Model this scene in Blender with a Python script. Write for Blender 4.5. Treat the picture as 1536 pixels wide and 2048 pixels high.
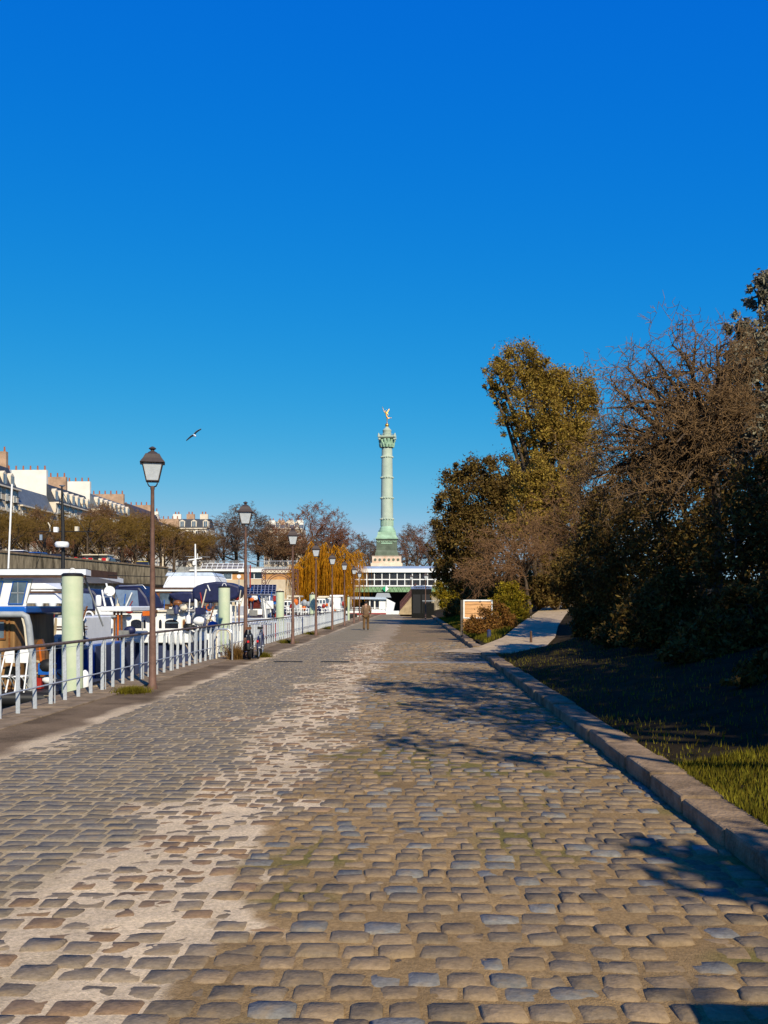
import bpy, math, random
import numpy as np
from mathutils import Vector, Matrix

for o in list(bpy.data.objects):
    bpy.data.objects.remove(o, do_unlink=True)
SC = bpy.context.scene
COL = SC.collection
R = math.radians
rng = np.random.default_rng(7)
random.seed(7)

# ---------------------------------------------------------------- camera
H, F, HZ, CX = 1.65, 2000.0, 1205.0, 768.0       # eye height, focal length in photo pixels, horizon row, centre column
YAW = math.atan((826 - CX) / F)                  # the quay runs along +Y and vanishes at column 826
cd = bpy.data.cameras.new('camera')
cam = bpy.data.objects.new('camera', cd); COL.objects.link(cam)
cd.sensor_fit = 'VERTICAL'; cd.sensor_height = 36.0; cd.sensor_width = 27.0
cd.lens = F / 2048 * 36.0
cd.shift_y = (HZ - 1024) / 2048
cd.clip_start = 0.1; cd.clip_end = 5000
cam.location = (0, 0, H); cam.rotation_euler = (R(90), 0, YAW)
SC.camera = cam

# ---------------------------------------------------------------- sky, sun, exposure
SUN_EL = R(34); SUN_DIR = Vector((-0.37, 0.93, 0)).normalized()      # horizontal way the light travels
world = bpy.data.worlds.new('World'); SC.world = world; world.use_nodes = True
nt = world.node_tree; nt.nodes.clear()
sky = nt.nodes.new('ShaderNodeTexSky'); sky.sky_type = 'NISHITA'; sky.sun_disc = False
sky.sun_elevation = SUN_EL; sky.sun_rotation = math.atan2(-SUN_DIR.x, -SUN_DIR.y)
sky.air_density = 1.0; sky.dust_density = 0.0; sky.ozone_density = 1.0; sky.altitude = 0
# one film-like response for the whole sky: out = k * in ** p for each channel
sp = nt.nodes.new('ShaderNodeSeparateColor'); cb = nt.nodes.new('ShaderNodeCombineColor')
nt.links.new(sky.outputs[0], sp.inputs[0])
for ch, (p_, k_, mx_) in enumerate(((3.0, .0078, 3.6), (.808, .95, 6.0), (.103, 6.3, 12.0))):
    pw_ = nt.nodes.new('ShaderNodeMath'); pw_.operation = 'POWER'; pw_.inputs[1].default_value = p_
    ml_ = nt.nodes.new('ShaderNodeMath'); ml_.operation = 'MULTIPLY'; ml_.inputs[1].default_value = k_
    mn_ = nt.nodes.new('ShaderNodeMath'); mn_.operation = 'MINIMUM'; mn_.inputs[1].default_value = mx_
    nt.links.new(sp.outputs[ch], pw_.inputs[0]); nt.links.new(pw_.outputs[0], ml_.inputs[0]); nt.links.new(ml_.outputs[0], mn_.inputs[0]); nt.links.new(mn_.outputs[0], cb.inputs[ch])
bg = nt.nodes.new('ShaderNodeBackground'); bg.inputs['Strength'].default_value = 0.079
wo = nt.nodes.new('ShaderNodeOutputWorld')
nt.links.new(cb.outputs[0], bg.inputs['Color']); nt.links.new(bg.outputs[0], wo.inputs['Surface'])
sd = bpy.data.lights.new('sun', 'SUN'); sd.energy = 5.0; sd.angle = R(0.53); sd.color = (1.0, 0.90, 0.70)
sun = bpy.data.objects.new('sun', sd); COL.objects.link(sun)
lv = Vector((SUN_DIR.x * math.cos(SUN_EL), SUN_DIR.y * math.cos(SUN_EL), -math.sin(SUN_EL)))
sun.rotation_euler = lv.to_track_quat('-Z', 'Y').to_euler(); sun.location = (10, -20, 30)
SC.view_settings.view_transform = 'Standard'; SC.view_settings.look = 'None'
SC.view_settings.exposure = 0.25; SC.view_settings.gamma = 1.0
SC.view_settings.use_curve_mapping = False
SC.render.engine = 'CYCLES'

# ---------------------------------------------------------------- pixel helpers (a direction plus a known plane)
FW = Vector((-math.sin(YAW), math.cos(YAW), 0)); RT = Vector((math.cos(YAW), math.sin(YAW), 0))
def PY(px, py, Y):
    s = (px - CX) / F
    d = Y / (FW.y + s * RT.y)
    return Vector((d * FW.x + s * d * RT.x, Y, H - (py - HZ) / F * d))
def XP(px, Y): return PY(px, HZ, Y).x
def ZP(py, Y, px=768): return PY(px, py, Y).z
def PXW(x, y):                       # world -> photo column and depth
    d = x * FW.x + y * FW.y; r = x * RT.x + y * RT.y
    return CX + F * r / d, d

# ---------------------------------------------------------------- value noise
_g = np.random.default_rng(3).random((256, 256))
def vnoise(x, y):
    xi = np.floor(x).astype(int); yi = np.floor(y).astype(int)
    fx = x - xi; fy = y - yi
    fx = fx * fx * (3 - 2 * fx); fy = fy * fy * (3 - 2 * fy)
    a = _g[xi % 256, yi % 256]; b = _g[(xi + 1) % 256, yi % 256]; c = _g[xi % 256, (yi + 1) % 256]; d = _g[(xi + 1) % 256, (yi + 1) % 256]
    return (a * (1 - fx) + b * fx) * (1 - fy) + (c * (1 - fx) + d * fx) * fy
def fbm(x, y, o=3):
    s = 0; a = .5; t = 0
    for i in range(o):
        s = s + a * vnoise(x + 13.7 * i, y + 7.1 * i); t += a; a *= .5; x = x * 2.03; y = y * 2.03
    return s / t

# ---------------------------------------------------------------- materials
def C(h):
    h = h.lstrip('#'); v = [int(h[i:i + 2], 16) / 255 for i in (0, 2, 4)]
    return tuple(c / 12.92 if c < .04045 else ((c + .055) / 1.055) ** 2.4 for c in v) + (1,)
def L(r, g, b): return (r, g, b, 1)
MATS = {}
def mat(name, col, rough=.7, metal=0., var=.25, scale=6., bump=0., bscale=40., spec=.3, island=0., col2=None, transl=0., alpha=1., coat=0., streak=0.):
    if name in MATS: return MATS[name]
    if rough >= .85: spec = min(spec, .08)
    m = bpy.data.materials.new(name); m.use_nodes = True; n = m.node_tree; n.nodes.clear()
    N = n.nodes.new; lk = n.links.new
    out = N('ShaderNodeOutputMaterial'); b = N('ShaderNodeBsdfPrincipled')
    b.inputs['Roughness'].default_value = rough; b.inputs['Metallic'].default_value = metal
    b.inputs['Specular IOR Level'].default_value = spec; b.inputs['Coat Weight'].default_value = coat
    tc = N('ShaderNodeTexCoord')
    no = N('ShaderNodeTexNoise'); no.inputs['Scale'].default_value = scale; no.inputs['Detail'].default_value = 6; no.inputs['Roughness'].default_value = .65
    lk(tc.outputs['Object'], no.inputs['Vector'])
    if streak:
        mp = N('ShaderNodeMapping'); mp.inputs['Scale'].default_value = (1, 1, streak)
        lk(tc.outputs['Object'], mp.inputs['Vector']); lk(mp.outputs[0], no.inputs['Vector'])
    mx = N('ShaderNodeMix'); mx.data_type = 'RGBA'
    c2 = col2 if col2 else tuple(c * (1 - var) for c in col[:3]) + (1,)
    c1 = col if col2 else tuple(min(1, c * (1 + var * .6)) for c in col[:3]) + (1,)
    rp = N('ShaderNodeMapRange'); rp.inputs['From Min'].default_value = .33; rp.inputs['From Max'].default_value = .67
    lk(no.outputs['Fac'], rp.inputs['Value']); lk(rp.outputs[0], mx.inputs['Factor'])
    mx.inputs['A'].default_value = c1; mx.inputs['B'].default_value = c2
    cs = mx.outputs['Result']
    if island:
        ge = N('ShaderNodeNewGeometry'); hv = N('ShaderNodeHueSaturation')
        r1 = N('ShaderNodeMapRange'); r1.inputs['To Min'].default_value = 1 - island; r1.inputs['To Max'].default_value = 1 + island
        lk(ge.outputs['Random Per Island'], r1.inputs['Value']); lk(r1.outputs[0], hv.inputs['Value'])
        r2 = N('ShaderNodeMapRange'); r2.inputs['To Min'].default_value = .5 - .03 * island; r2.inputs['To Max'].default_value = .5 + .03 * island
        lk(ge.outputs['Random Per Island'], r2.inputs['Value']); lk(r2.outputs[0], hv.inputs['Hue'])
        lk(cs, hv.inputs['Color']); cs = hv.outputs[0]
    lk(cs, b.inputs['Base Color'])
    if bump:
        nb = N('ShaderNodeTexNoise'); nb.inputs['Scale'].default_value = bscale; nb.inputs['Detail'].default_value = 5
        lk(tc.outputs['Object'], nb.inputs['Vector'])
        bp = N('ShaderNodeBump'); bp.inputs['Strength'].default_value = bump; bp.inputs['Distance'].default_value = .02
        lk(nb.outputs['Fac'], bp.inputs['Height']); lk(bp.outputs[0], b.inputs['Normal'])
    sh = b.outputs[0]
    if transl:
        tl = N('ShaderNodeBsdfTranslucent'); lk(cs, tl.inputs['Color'])
        ms = N('ShaderNodeMixShader'); ms.inputs[0].default_value = transl; lk(b.outputs[0], ms.inputs[1]); lk(tl.outputs[0], ms.inputs[2]); sh = ms.outputs[0]
    if alpha < 1:
        b.inputs['Alpha'].default_value = alpha
    lk(sh, out.inputs['Surface'])
    MATS[name] = m; return m

# ---------------------------------------------------------------- objects
def tag(o, label=None, cat=None, group=None, kind=None):
    if label: o['label'] = label
    if cat: o['category'] = cat
    if group: o['group'] = group
    if kind: o['kind'] = kind
    return o
def thing(name, label, cat, loc=(0, 0, 0), group=None, rz=0):
    o = bpy.data.objects.new(name, None); COL.objects.link(o); o.empty_display_size = .2
    o.location = loc; o.rotation_euler = (0, 0, rz)
    return tag(o, label, cat, group)
def wloc(o):
    v = Vector((0, 0, 0))
    while o is not None: v += o.location; o = o.parent
    return v
def copy_tree(o, parent=None):
    c = o.copy(); COL.objects.link(c); c.parent = parent
    for ch in o.children: copy_tree(ch, c)
    return c
def fastmesh(name, V, Fc, mats, smooth=False, col=None):
    """V (n,3), Fc (m,k) array or list of such arrays"""
    me = bpy.data.meshes.new(name)
    V = np.asarray(V, dtype=np.float32); Fs = Fc if isinstance(Fc, list) else [Fc]
    Fs = [np.asarray(f, dtype=np.int32) for f in Fs if len(f)]
    me.vertices.add(len(V)); me.vertices.foreach_set('co', V.ravel())
    lt = np.concatenate([np.full(len(f), f.shape[1], dtype=np.int32) for f in Fs])
    ls = np.concatenate([[0], np.cumsum(lt)[:-1]]).astype(np.int32)
    idx = np.concatenate([f.ravel() for f in Fs])
    me.loops.add(len(idx)); me.loops.foreach_set('vertex_index', idx)
    me.polygons.add(len(lt)); me.polygons.foreach_set('loop_start', ls)
    try: me.polygons.foreach_set('loop_total', lt)
    except Exception: pass
    if smooth: me.polygons.foreach_set('use_smooth', np.ones(len(lt), dtype=bool))
    me.update(calc_edges=True); me.validate()
    if col is not None:
        a = me.color_attributes.new('Col', 'FLOAT_COLOR', 'POINT'); a.data.foreach_set('color', np.asarray(col, dtype=np.float32).ravel())
    for m in (mats if isinstance(mats, (list, tuple)) else [mats]): me.materials.append(m)
    return me
def addobj(name, me, parent=None, loc=(0, 0, 0)):
    o = bpy.data.objects.new(name, me); COL.objects.link(o); o.location = loc
    if parent is not None: o.parent = parent
    return o

class MB:
    def __init__(s): s.v = []; s.f = []; s.m = []
    def add(s, vs, fs, m=0):
        k = len(s.v); s.v += [tuple(v) for v in vs]
        for f in fs: s.f.append(tuple(i + k for i in f)); s.m.append(m)
        return s
    def box(s, x0, x1, y0, y1, z0, z1, m=0):
        if x0 > x1: x0, x1 = x1, x0
        if y0 > y1: y0, y1 = y1, y0
        if z0 > z1: z0, z1 = z1, z0
        return s.add([(x0, y0, z0), (x1, y0, z0), (x1, y1, z0), (x0, y1, z0), (x0, y0, z1), (x1, y0, z1), (x1, y1, z1), (x0, y1, z1)],
                     [(3, 2, 1, 0), (4, 5, 6, 7), (0, 1, 5, 4), (1, 2, 6, 5), (2, 3, 7, 6), (3, 0, 4, 7)], m)
    def prism(s, poly, y0, y1, m=0):            # polygon in XZ pushed along Y
        n = len(poly)
        vs = [(x, y0, z) for x, z in poly] + [(x, y1, z) for x, z in poly]
        return s.add(vs, [tuple(range(n)), tuple(range(2 * n - 1, n - 1, -1))] + [(i, n + i, n + (i + 1) % n, (i + 1) % n) for i in range(n)], m)
    def prismx(s, poly, x0, x1, m=0):           # polygon in YZ pushed along X
        n = len(poly)
        vs = [(x0, y, z) for y, z in poly] + [(x1, y, z) for y, z in poly]
        return s.add(vs, [tuple(range(n)), tuple(range(2 * n - 1, n - 1, -1))] + [(i, n + i, n + (i + 1) % n, (i + 1) % n) for i in range(n)], m)
    def tube(s, pts, r, n=8, m=0, cap=True):
        pts = [Vector(p) for p in pts]; rs = r if isinstance(r, (list, tuple)) else [r] * len(pts)
        k = len(s.v); up = None
        for i, p in enumerate(pts):
            t = (pts[min(i + 1, len(pts) - 1)] - pts[max(i - 1, 0)]).normalized()
            if up is None:
                up = Vector((0, 0, 1)) if abs(t.z) < .9 else Vector((0, 1, 0))
            a = t.cross(up)
            if a.length < 1e-4: a = t.cross(Vector((1, 0, 0)))
            a.normalize(); b = a.cross(t).normalized(); up = b
            for j in range(n):
                q = 2 * math.pi * j / n
                s.v.append(tuple(p + (a * math.cos(q) + b * math.sin(q)) * rs[i]))
        for i in range(len(pts) - 1):
            for j in range(n):
                s.f.append((k + i * n + j, k + i * n + (j + 1) % n, k + (i + 1) * n + (j + 1) % n, k + (i + 1) * n + j)); s.m.append(m)
        if cap:
            s.f.append(tuple(k + j for j in range(n))[::-1]); s.m.append(m)
            e = k + (len(pts) - 1) * n
            s.f.append(tuple(e + j for j in range(n))); s.m.append(m)
        return s
    def lathe(s, c, prof, n=16, m=0, rot=0, sq=1.0):
        k = len(s.v)
        for r, z in prof:
            for j in range(n):
                q = 2 * math.pi * j / n + rot
                s.v.append((c[0] + r * math.cos(q), c[1] + r * math.sin(q) * sq, c[2] + z))
        for i in range(len(prof) - 1):
            for j in range(n):
                s.f.append((k + i * n + j, k + i * n + (j + 1) % n, k + (i + 1) * n + (j + 1) % n, k + (i + 1) * n + j)); s.m.append(m)
        s.f.append(tuple(k + j for j in range(n))[::-1]); s.m.append(m)
        e = k + (len(prof) - 1) * n
        s.f.append(tuple(e + j for j in range(n))); s.m.append(m)
        return s
    def ball(s, c, r, n=10, m=0, sq=(1, 1, 1)):
        prof = [(max(1e-3, math.sin(math.pi * i / n)), -math.cos(math.pi * i / n)) for i in range(n + 1)]
        k = len(s.v); s.lathe((0, 0, 0), prof, n + 2, m)
        for i in range(k, len(s.v)):
            v = s.v[i]; s.v[i] = (c[0] + v[0] * r * sq[0], c[1] + v[1] * r * sq[1], c[2] + v[2] * r * sq[2])
        return s
    def mesh(s, name, mats, smooth=False, off=(0, 0, 0)):
        me = bpy.data.meshes.new(name)
        me.from_pydata([(v[0] - off[0], v[1] - off[1], v[2] - off[2]) for v in s.v], [], s.f)
        ml = mats if isinstance(mats, (list, tuple)) else [mats]
        for m in ml: me.materials.append(m)
        if len(ml) > 1: me.polygons.foreach_set('material_index', s.m)
        if smooth: me.polygons.foreach_set('use_smooth', [True] * len(me.polygons))
        me.update(); return me
    def build(s, name, mats, parent=None, smooth=False, origin=None, bevel=0.):
        off = wloc(parent) if parent is not None else Vector(origin if origin is not None else (0, 0, 0))
        o = addobj(name, s.mesh(name, mats, smooth, off), parent, (0, 0, 0) if parent is not None else off)
        if bevel:
            b = o.modifiers.new('bevel', 'BEVEL'); b.width = bevel; b.segments = 2; b.limit_method = 'ANGLE'
        if smooth:
            try: o.data.set_sharp_from_angle(angle=R(40))
            except Exception: pass
        return o
def arc(c, r, a0, a1, n, plane='xz', y=0):
    return [(c[0] + r * math.cos(R(a0 + (a1 - a0) * i / n)), c[1] + r * math.sin(R(a0 + (a1 - a0) * i / n))) for i in range(n + 1)]

# ---------------------------------------------------------------- foliage and branches
def rand_unit(n, g):
    v = g.normal(size=(n, 3)); return v / np.linalg.norm(v, axis=1)[:, None]
def leaf_arrays(P, size, g, flat=0., aspect=.45, hang=0.):
    n = len(P)
    a = rand_unit(n, g); a[:, 2] -= hang; a /= np.linalg.norm(a, axis=1)[:, None]
    b = np.cross(a, rand_unit(n, g)); b /= (np.linalg.norm(b, axis=1)[:, None] + 1e-6)
    s = size * (0.4 + 1.3 * g.random(n) ** 1.6)[:, None]
    V = np.empty((n, 4, 3)); V[:, 0] = P - a * s * .5; V[:, 1] = P + b * s * aspect * .5; V[:, 2] = P + a * s * .5; V[:, 3] = P - b * s * aspect * .5
    return V.reshape(-1, 3), np.arange(4 * n).reshape(n, 4)
def crown_points(blobs, n, g, clumps=60, cr=.22, shell=.75):
    """blobs: (centre, radius triple); leaves gather in clumps lying mostly near each blob's skin"""
    w = np.array([b[1][0] * b[1][1] * b[1][2] for b in blobs]) ** .67; w /= w.sum()
    out = []
    for (c, r), ww in zip(blobs, w):
        nb = int(n * ww); nc = max(8, int(clumps * len(blobs) * ww))
        u = rand_unit(nc, g); rad = shell + (1 - shell) * g.random(nc) - (g.random(nc) < .3) * .35 * g.random(nc)
        cc = u * rad[:, None]
        k = g.integers(0, nc, nb); sc = cr * (.6 + .9 * g.random(nc))
        p = cc[k] + g.normal(size=(nb, 3)) * (sc[k] * .55)[:, None]
        out.append(np.array(c) + p * np.array(r))
    return np.concatenate(out)
def seg_mesh(S, n=3):
    """S: list of (p0,p1,r0,r1) -> prisms"""
    A = np.array([list(s[0]) + list(s[1]) + [s[2], s[3]] for s in S]); m = len(A)
    p0 = A[:, :3]; p1 = A[:, 3:6]; t = p1 - p0; t /= (np.linalg.norm(t, axis=1)[:, None] + 1e-9)
    ref = np.where(np.abs(t[:, 2:3]) < .9, np.array([[0, 0, 1.]]), np.array([[1., 0, 0]]))
    a = np.cross(t, ref); a /= np.linalg.norm(a, axis=1)[:, None]; b = np.cross(t, a)
    V = np.empty((m, 2 * n, 3)); Fq = np.empty((m, n, 4), dtype=np.int32)
    for j in range(n):
        q = 2 * math.pi * j / n; d = a * math.cos(q) + b * math.sin(q)
        V[:, j] = p0 + d * A[:, 6:7]; V[:, n + j] = p1 + d * A[:, 7:8]
        Fq[:, j] = [j, (j + 1) % n, n + (j + 1) % n, n + j]
    Fq = Fq + (np.arange(m) * 2 * n)[:, None, None]
    return V.reshape(-1, 3), Fq.reshape(-1, 4)
def grow(S, p, d, length, r, lvl, g, P):
    """crooked recursive branch: P = dict(seg, wig, up, kids[], ratio, ang, taper)"""
    n = max(2, int(P['seg'][min(lvl, len(P['seg']) - 1)])); p = np.array(p, float); d = np.array(d, float); d /= np.linalg.norm(d)
    pts = [p.copy()]; rr = [r]; dirs = [d.copy()]
    for i in range(n):
        d = d + g.normal(size=3) * P['wig'] * (1 + .3 * lvl) + np.array([0, 0, P['up'][min(lvl, len(P['up']) - 1)]])
        d /= np.linalg.norm(d)
        p = p + d * length / n; nr = r * (1 - (1 - P['taper']) * (i + 1) / n)
        pts.append(p.copy()); rr.append(nr); dirs.append(d.copy())
        S.append((pts[-2], pts[-1], rr[-2], rr[-1], lvl))
    if lvl < len(P['kids']):
        for k in range(P['kids'][lvl]):
            f = P.get('from', .25) + (1 - P.get('from', .25)) * (k + g.random()) / P['kids'][lvl]
            i = min(n - 1, int(f * n)); q = pts[i] + (pts[i + 1] - pts[i]) * (f * n - i)
            u = rand_unit(1, g)[0]; u -= u.dot(dirs[i]) * dirs[i]; u /= np.linalg.norm(u)
            an = P['ang'] * (.6 + .8 * g.random()); nd = dirs[i] * math.cos(an) + u * math.sin(an)
            grow(S, q, nd, length * P['ratio'] * (.6 + .7 * g.random()) * (1.15 - .5 * f), max(P.get('rmin', .004), rr[i] * .6), lvl + 1, g, P)
def split_tree(S, cut=1):
    tr = [s for s in S if s[4] <= cut]; tw = [s for s in S if s[4] > cut]
    return tr, tw

# ================================================================ GROUND
def zone_material():
    m = bpy.data.materials.new('joint_sand'); m.use_nodes = True; n = m.node_tree; n.nodes.clear()
    N = n.nodes.new; lk = n.links.new
    out = N('ShaderNodeOutputMaterial'); b = N('ShaderNodeBsdfPrincipled'); b.inputs['Roughness'].default_value = .95; b.inputs['Specular IOR Level'].default_value = .05
    at = N('ShaderNodeAttribute'); at.attribute_name = 'Col'
    tc = N('ShaderNodeTexCoord'); no = N('ShaderNodeTexNoise'); no.inputs['Scale'].default_value = 45; no.inputs['Detail'].default_value = 6; no.inputs['Roughness'].default_value = .7
    lk(tc.outputs['Object'], no.inputs['Vector'])
    mr = N('ShaderNodeMapRange'); mr.inputs['From Min'].default_value = .3; mr.inputs['From Max'].default_value = .7; mr.inputs['To Min'].default_value = .6; mr.inputs['To Max'].default_value = 1.3
    lk(no.outputs['Fac'], mr.inputs['Value'])
    mu = N('ShaderNodeVectorMath'); mu.operation = 'SCALE'; lk(at.outputs['Color'], mu.inputs[0]); lk(mr.outputs[0], mu.inputs['Scale'])
    lk(mu.outputs[0], b.inputs['Base Color'])
    nb = N('ShaderNodeTexNoise'); nb.inputs['Scale'].default_value = 130; nb.inputs['Detail'].default_value = 4; lk(tc.outputs['Object'], nb.inputs['Vector'])
    bp = N('ShaderNodeBump'); bp.inputs['Strength'].default_value = .9; bp.inputs['Distance'].default_value = .009; lk(nb.outputs['Fac'], bp.inputs['Height']); lk(bp.outputs[0], b.inputs['Normal'])
    lk(b.outputs[0], out.inputs['Surface']); return m
def cobble_material():
    m = bpy.data.materials.new('granite_sett'); m.use_nodes = True; n = m.node_tree; n.nodes.clear()
    N = n.nodes.new; lk = n.links.new
    out = N('ShaderNodeOutputMaterial'); b = N('ShaderNodeBsdfPrincipled'); b.inputs['Roughness'].default_value = .85; b.inputs['Specular IOR Level'].default_value = .12
    at = N('ShaderNodeAttribute'); at.attribute_name = 'Col'
    tc = N('ShaderNodeNewGeometry'); no = N('ShaderNodeTexNoise'); no.inputs['Scale'].default_value = 28; no.inputs['Detail'].default_value = 6; no.inputs['Roughness'].default_value = .7
    lk(tc.outputs['Position'], no.inputs['Vector'])
    mr = N('ShaderNodeMapRange'); mr.inputs['From Min'].default_value = .3; mr.inputs['From Max'].default_value = .7; mr.inputs['To Min'].default_value = .68; mr.inputs['To Max'].default_value = 1.25
    lk(no.outputs['Fac'], mr.inputs['Value'])
    mu = N('ShaderNodeVectorMath'); mu.operation = 'SCALE'; lk(at.outputs['Color'], mu.inputs[0]); lk(mr.outputs[0], mu.inputs['Scale'])
    # sand dusting
    n2 = N('ShaderNodeTexNoise'); n2.inputs['Scale'].default_value = 9; n2.inputs['Detail'].default_value = 7; lk(tc.outputs['Position'], n2.inputs['Vector'])
    m2 = N('ShaderNodeMapRange'); m2.inputs['From Min'].default_value = .5; m2.inputs['From Max'].default_value = .72; m2.inputs['To Max'].default_value = .6; lk(n2.outputs['Fac'], m2.inputs['Value'])
    mx = N('ShaderNodeMix'); mx.data_type = 'RGBA'; lk(m2.outputs[0], mx.inputs['Factor']); lk(mu.outputs[0], mx.inputs['A']); mx.inputs['B'].default_value = L(.285, .195, .10)
    lk(mx.outputs['Result'], b.inputs['Base Color'])
    nb = N('ShaderNodeTexNoise'); nb.inputs['Scale'].default_value = 60; nb.inputs['Detail'].default_value = 5; lk(tc.outputs['Position'], nb.inputs['Vector'])
    bp = N('ShaderNodeBump'); bp.inputs['Strength'].default_value = .6; bp.inputs['Distance'].default_value = .008; lk(nb.outputs['Fac'], bp.inputs['Height']); lk(bp.outputs[0], b.inputs['Normal'])
    lk(b.outputs[0], out.inputs['Surface']); return m
M_SAND = zone_material(); M_COB = cobble_material()
M_STONE = mat('quay_stone', L(.24, .175, .11), .9, var=.4, scale=3, bump=.5, bscale=50)
M_KERB = mat('kerb_granite', L(.27, .185, .11), .95, var=.5, scale=3.5, bump=.9, bscale=30, spec=.1)
M_WALL = mat('wall_stone', L(.33, .27, .18), .9, var=.75, scale=2.0, bump=.4, bscale=8, streak=.35)
M_EARTH = mat('earth', L(.08, .065, .045), .95, var=.4, scale=1.5)
M_ASPH = mat('asphalt', L(.06, .058, .055), .9, var=.2)

XL, XR = -4.36, 2.10          # cobbled width
YN, YF = 3.2, 42.0            # cobbles modelled one by one between these
def zones(X, Y):
    e1 = -2.10 + (fbm(X * 1.9 + 5, Y * 1.4, 4) - .5) * 1.9
    e2 = -0.95 + (fbm(X * 2.2 + 40, Y * 1.6 + 9, 4) - .5) * 1.2
    e0 = -4.15 + (fbm(X * 2 + 80, Y * .9 + 3, 3) - .5) * .8
    def ss(x, a, w): t = np.clip((x - a) / w + .5, 0, 1); return t * t * (3 - 2 * t)
    g = ss(X, e0, .35) * (1 - ss(X, e1, .5))
    mid = ss(X, e1, .5) * (1 - ss(X, e2, .16))
    br = ss(X, e2, .16)
    bord = (1 - ss(X, e0, .35))
    return g, mid, br, bord
def sand_height(X, Y):
    g, mid, br, bord = zones(X, Y)
    nz = fbm(X * 9, Y * 9, 4) - .5; lg = fbm(X * 1.5, Y * 1.5, 2) - .5
    z = g * -.0072 + mid * (-.0066) + br * -.0095 + bord * -.004
    z = z + nz * (.007 * g + .021 * mid + .019 * br + .014 * bord) + lg * (.008 * mid + .004 * br)
    return z
def sand_colour(X, Y):
    g, mid, br, bord = zones(X, Y)
    n1 = fbm(X * 2.2, Y * 2.2, 4)[..., None]; n2 = fbm(X * .6 + 9, Y * .5, 3)[..., None]
    cg = np.array([.42, .32, .185]) * (.8 + .4 * n1); cm = np.array([.62, .475, .30]) * (.72 + .5 * n1)
    cb = np.array([.30, .195, .09]) * (.7 + .55 * n1)
    moss = np.clip((fbm(X * 1.3 + 33, Y * 1.1 + 12, 3) - .60) * 7, 0, 1)[..., None] * .7
    cb = cb * (1 - moss) + np.array([.11, .11, .025]) * moss
    pat = np.clip((fbm(X * 1.1 + 3, Y * 1.4 + 71, 4) - .50) * 6, 0, 1)[..., None]
    dirt = np.clip((-4.36 - X + (fbm(X * 2, Y * 1.2, 3) - .5) * .5) / .25, 0, 1)[..., None]
    cd_ = cm * .92 * (1 - .35 * pat) ; cd_ = cd_ * (1 - dirt) + (np.array([.20, .14, .085]) * (.6 + .7 * n1) * (1 - .35 * pat)) * dirt
    c = g[..., None] * cg + mid[..., None] * cm + br[..., None] * cb + bord[..., None] * cd_
    # beyond the modelled cobbles the sheet carries the mean of stone and joint
    fw_ = np.clip((Y - YF + 1) / 2, 0, 1)[..., None] * .72
    stn = (g + bord * (X > XL))[..., None] * np.array([.175, .152, .107]) + mid[..., None] * np.array([.22, .165, .105]) + br[..., None] * np.array([.215, .152, .09]) + (bord * (X <= XL))[..., None] * c
    c = c * (1 - fw_) + stn * fw_
    # the patch of moss in the right lane
    mp = np.exp(-((X - 1.35) / .75) ** 2 - ((Y - 15.3) / .35) ** 2)[..., None] * np.clip((n1 - .35) * 4, 0, 1)
    c = c * (1 - mp) + np.array([.13, .14, .02]) * mp
    return np.concatenate([c, np.ones(c.shape[:-1] + (1,))], -1)
def sheet(name, xs, ys, zf, m, col=True, smooth=True):
    X, Y = np.meshgrid(xs, ys); Z = zf(X, Y)
    V = np.stack([X, Y, Z], -1).reshape(-1, 3); nx, ny = len(xs), len(ys)
    i = np.arange(ny - 1)[:, None] * nx + np.arange(nx - 1)[None, :]
    Fq = np.stack([i, i + 1, i + 1 + nx, i + nx], -1).reshape(-1, 4)
    return addobj(name, fastmesh(name, V, Fq, m, smooth, sand_colour(X, Y).reshape(-1, 4) if col else None))

ground = MB().add([(-3000, -3000, -3.2), (3000, -3000, -3.2), (3000, 3000, -3.2), (-3000, 3000, -3.2)], [(0, 1, 2, 3)]).build('ground', M_EARTH); tag(ground, kind='structure')
quay = MB().box(-6.25, 2.30, -12, 141, -3.1, -.062).build('quay', M_STONE); tag(quay, kind='structure')

ys = np.concatenate([np.arange(3.0, 13, .04), np.arange(13, 24, .07), np.arange(24, 46, .14), np.arange(46, 142, 1.0)])
ys = ys[ys < 141.0]
pavement = sheet('cobbled_pavement', np.arange(-5.36, 2.16, .042), ys, lambda X, Y: np.where(Y < YF, sand_height(X, Y), np.minimum(sand_height(X, Y), .004)), M_SAND)
tag(pavement, kind='structure')
back = sheet('rear_paving', np.arange(-5.36, 2.16, .5), np.arange(-11, 3.01, .5), lambda X, Y: X * 0 - .006, M_SAND); tag(back, kind='structure')

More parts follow.
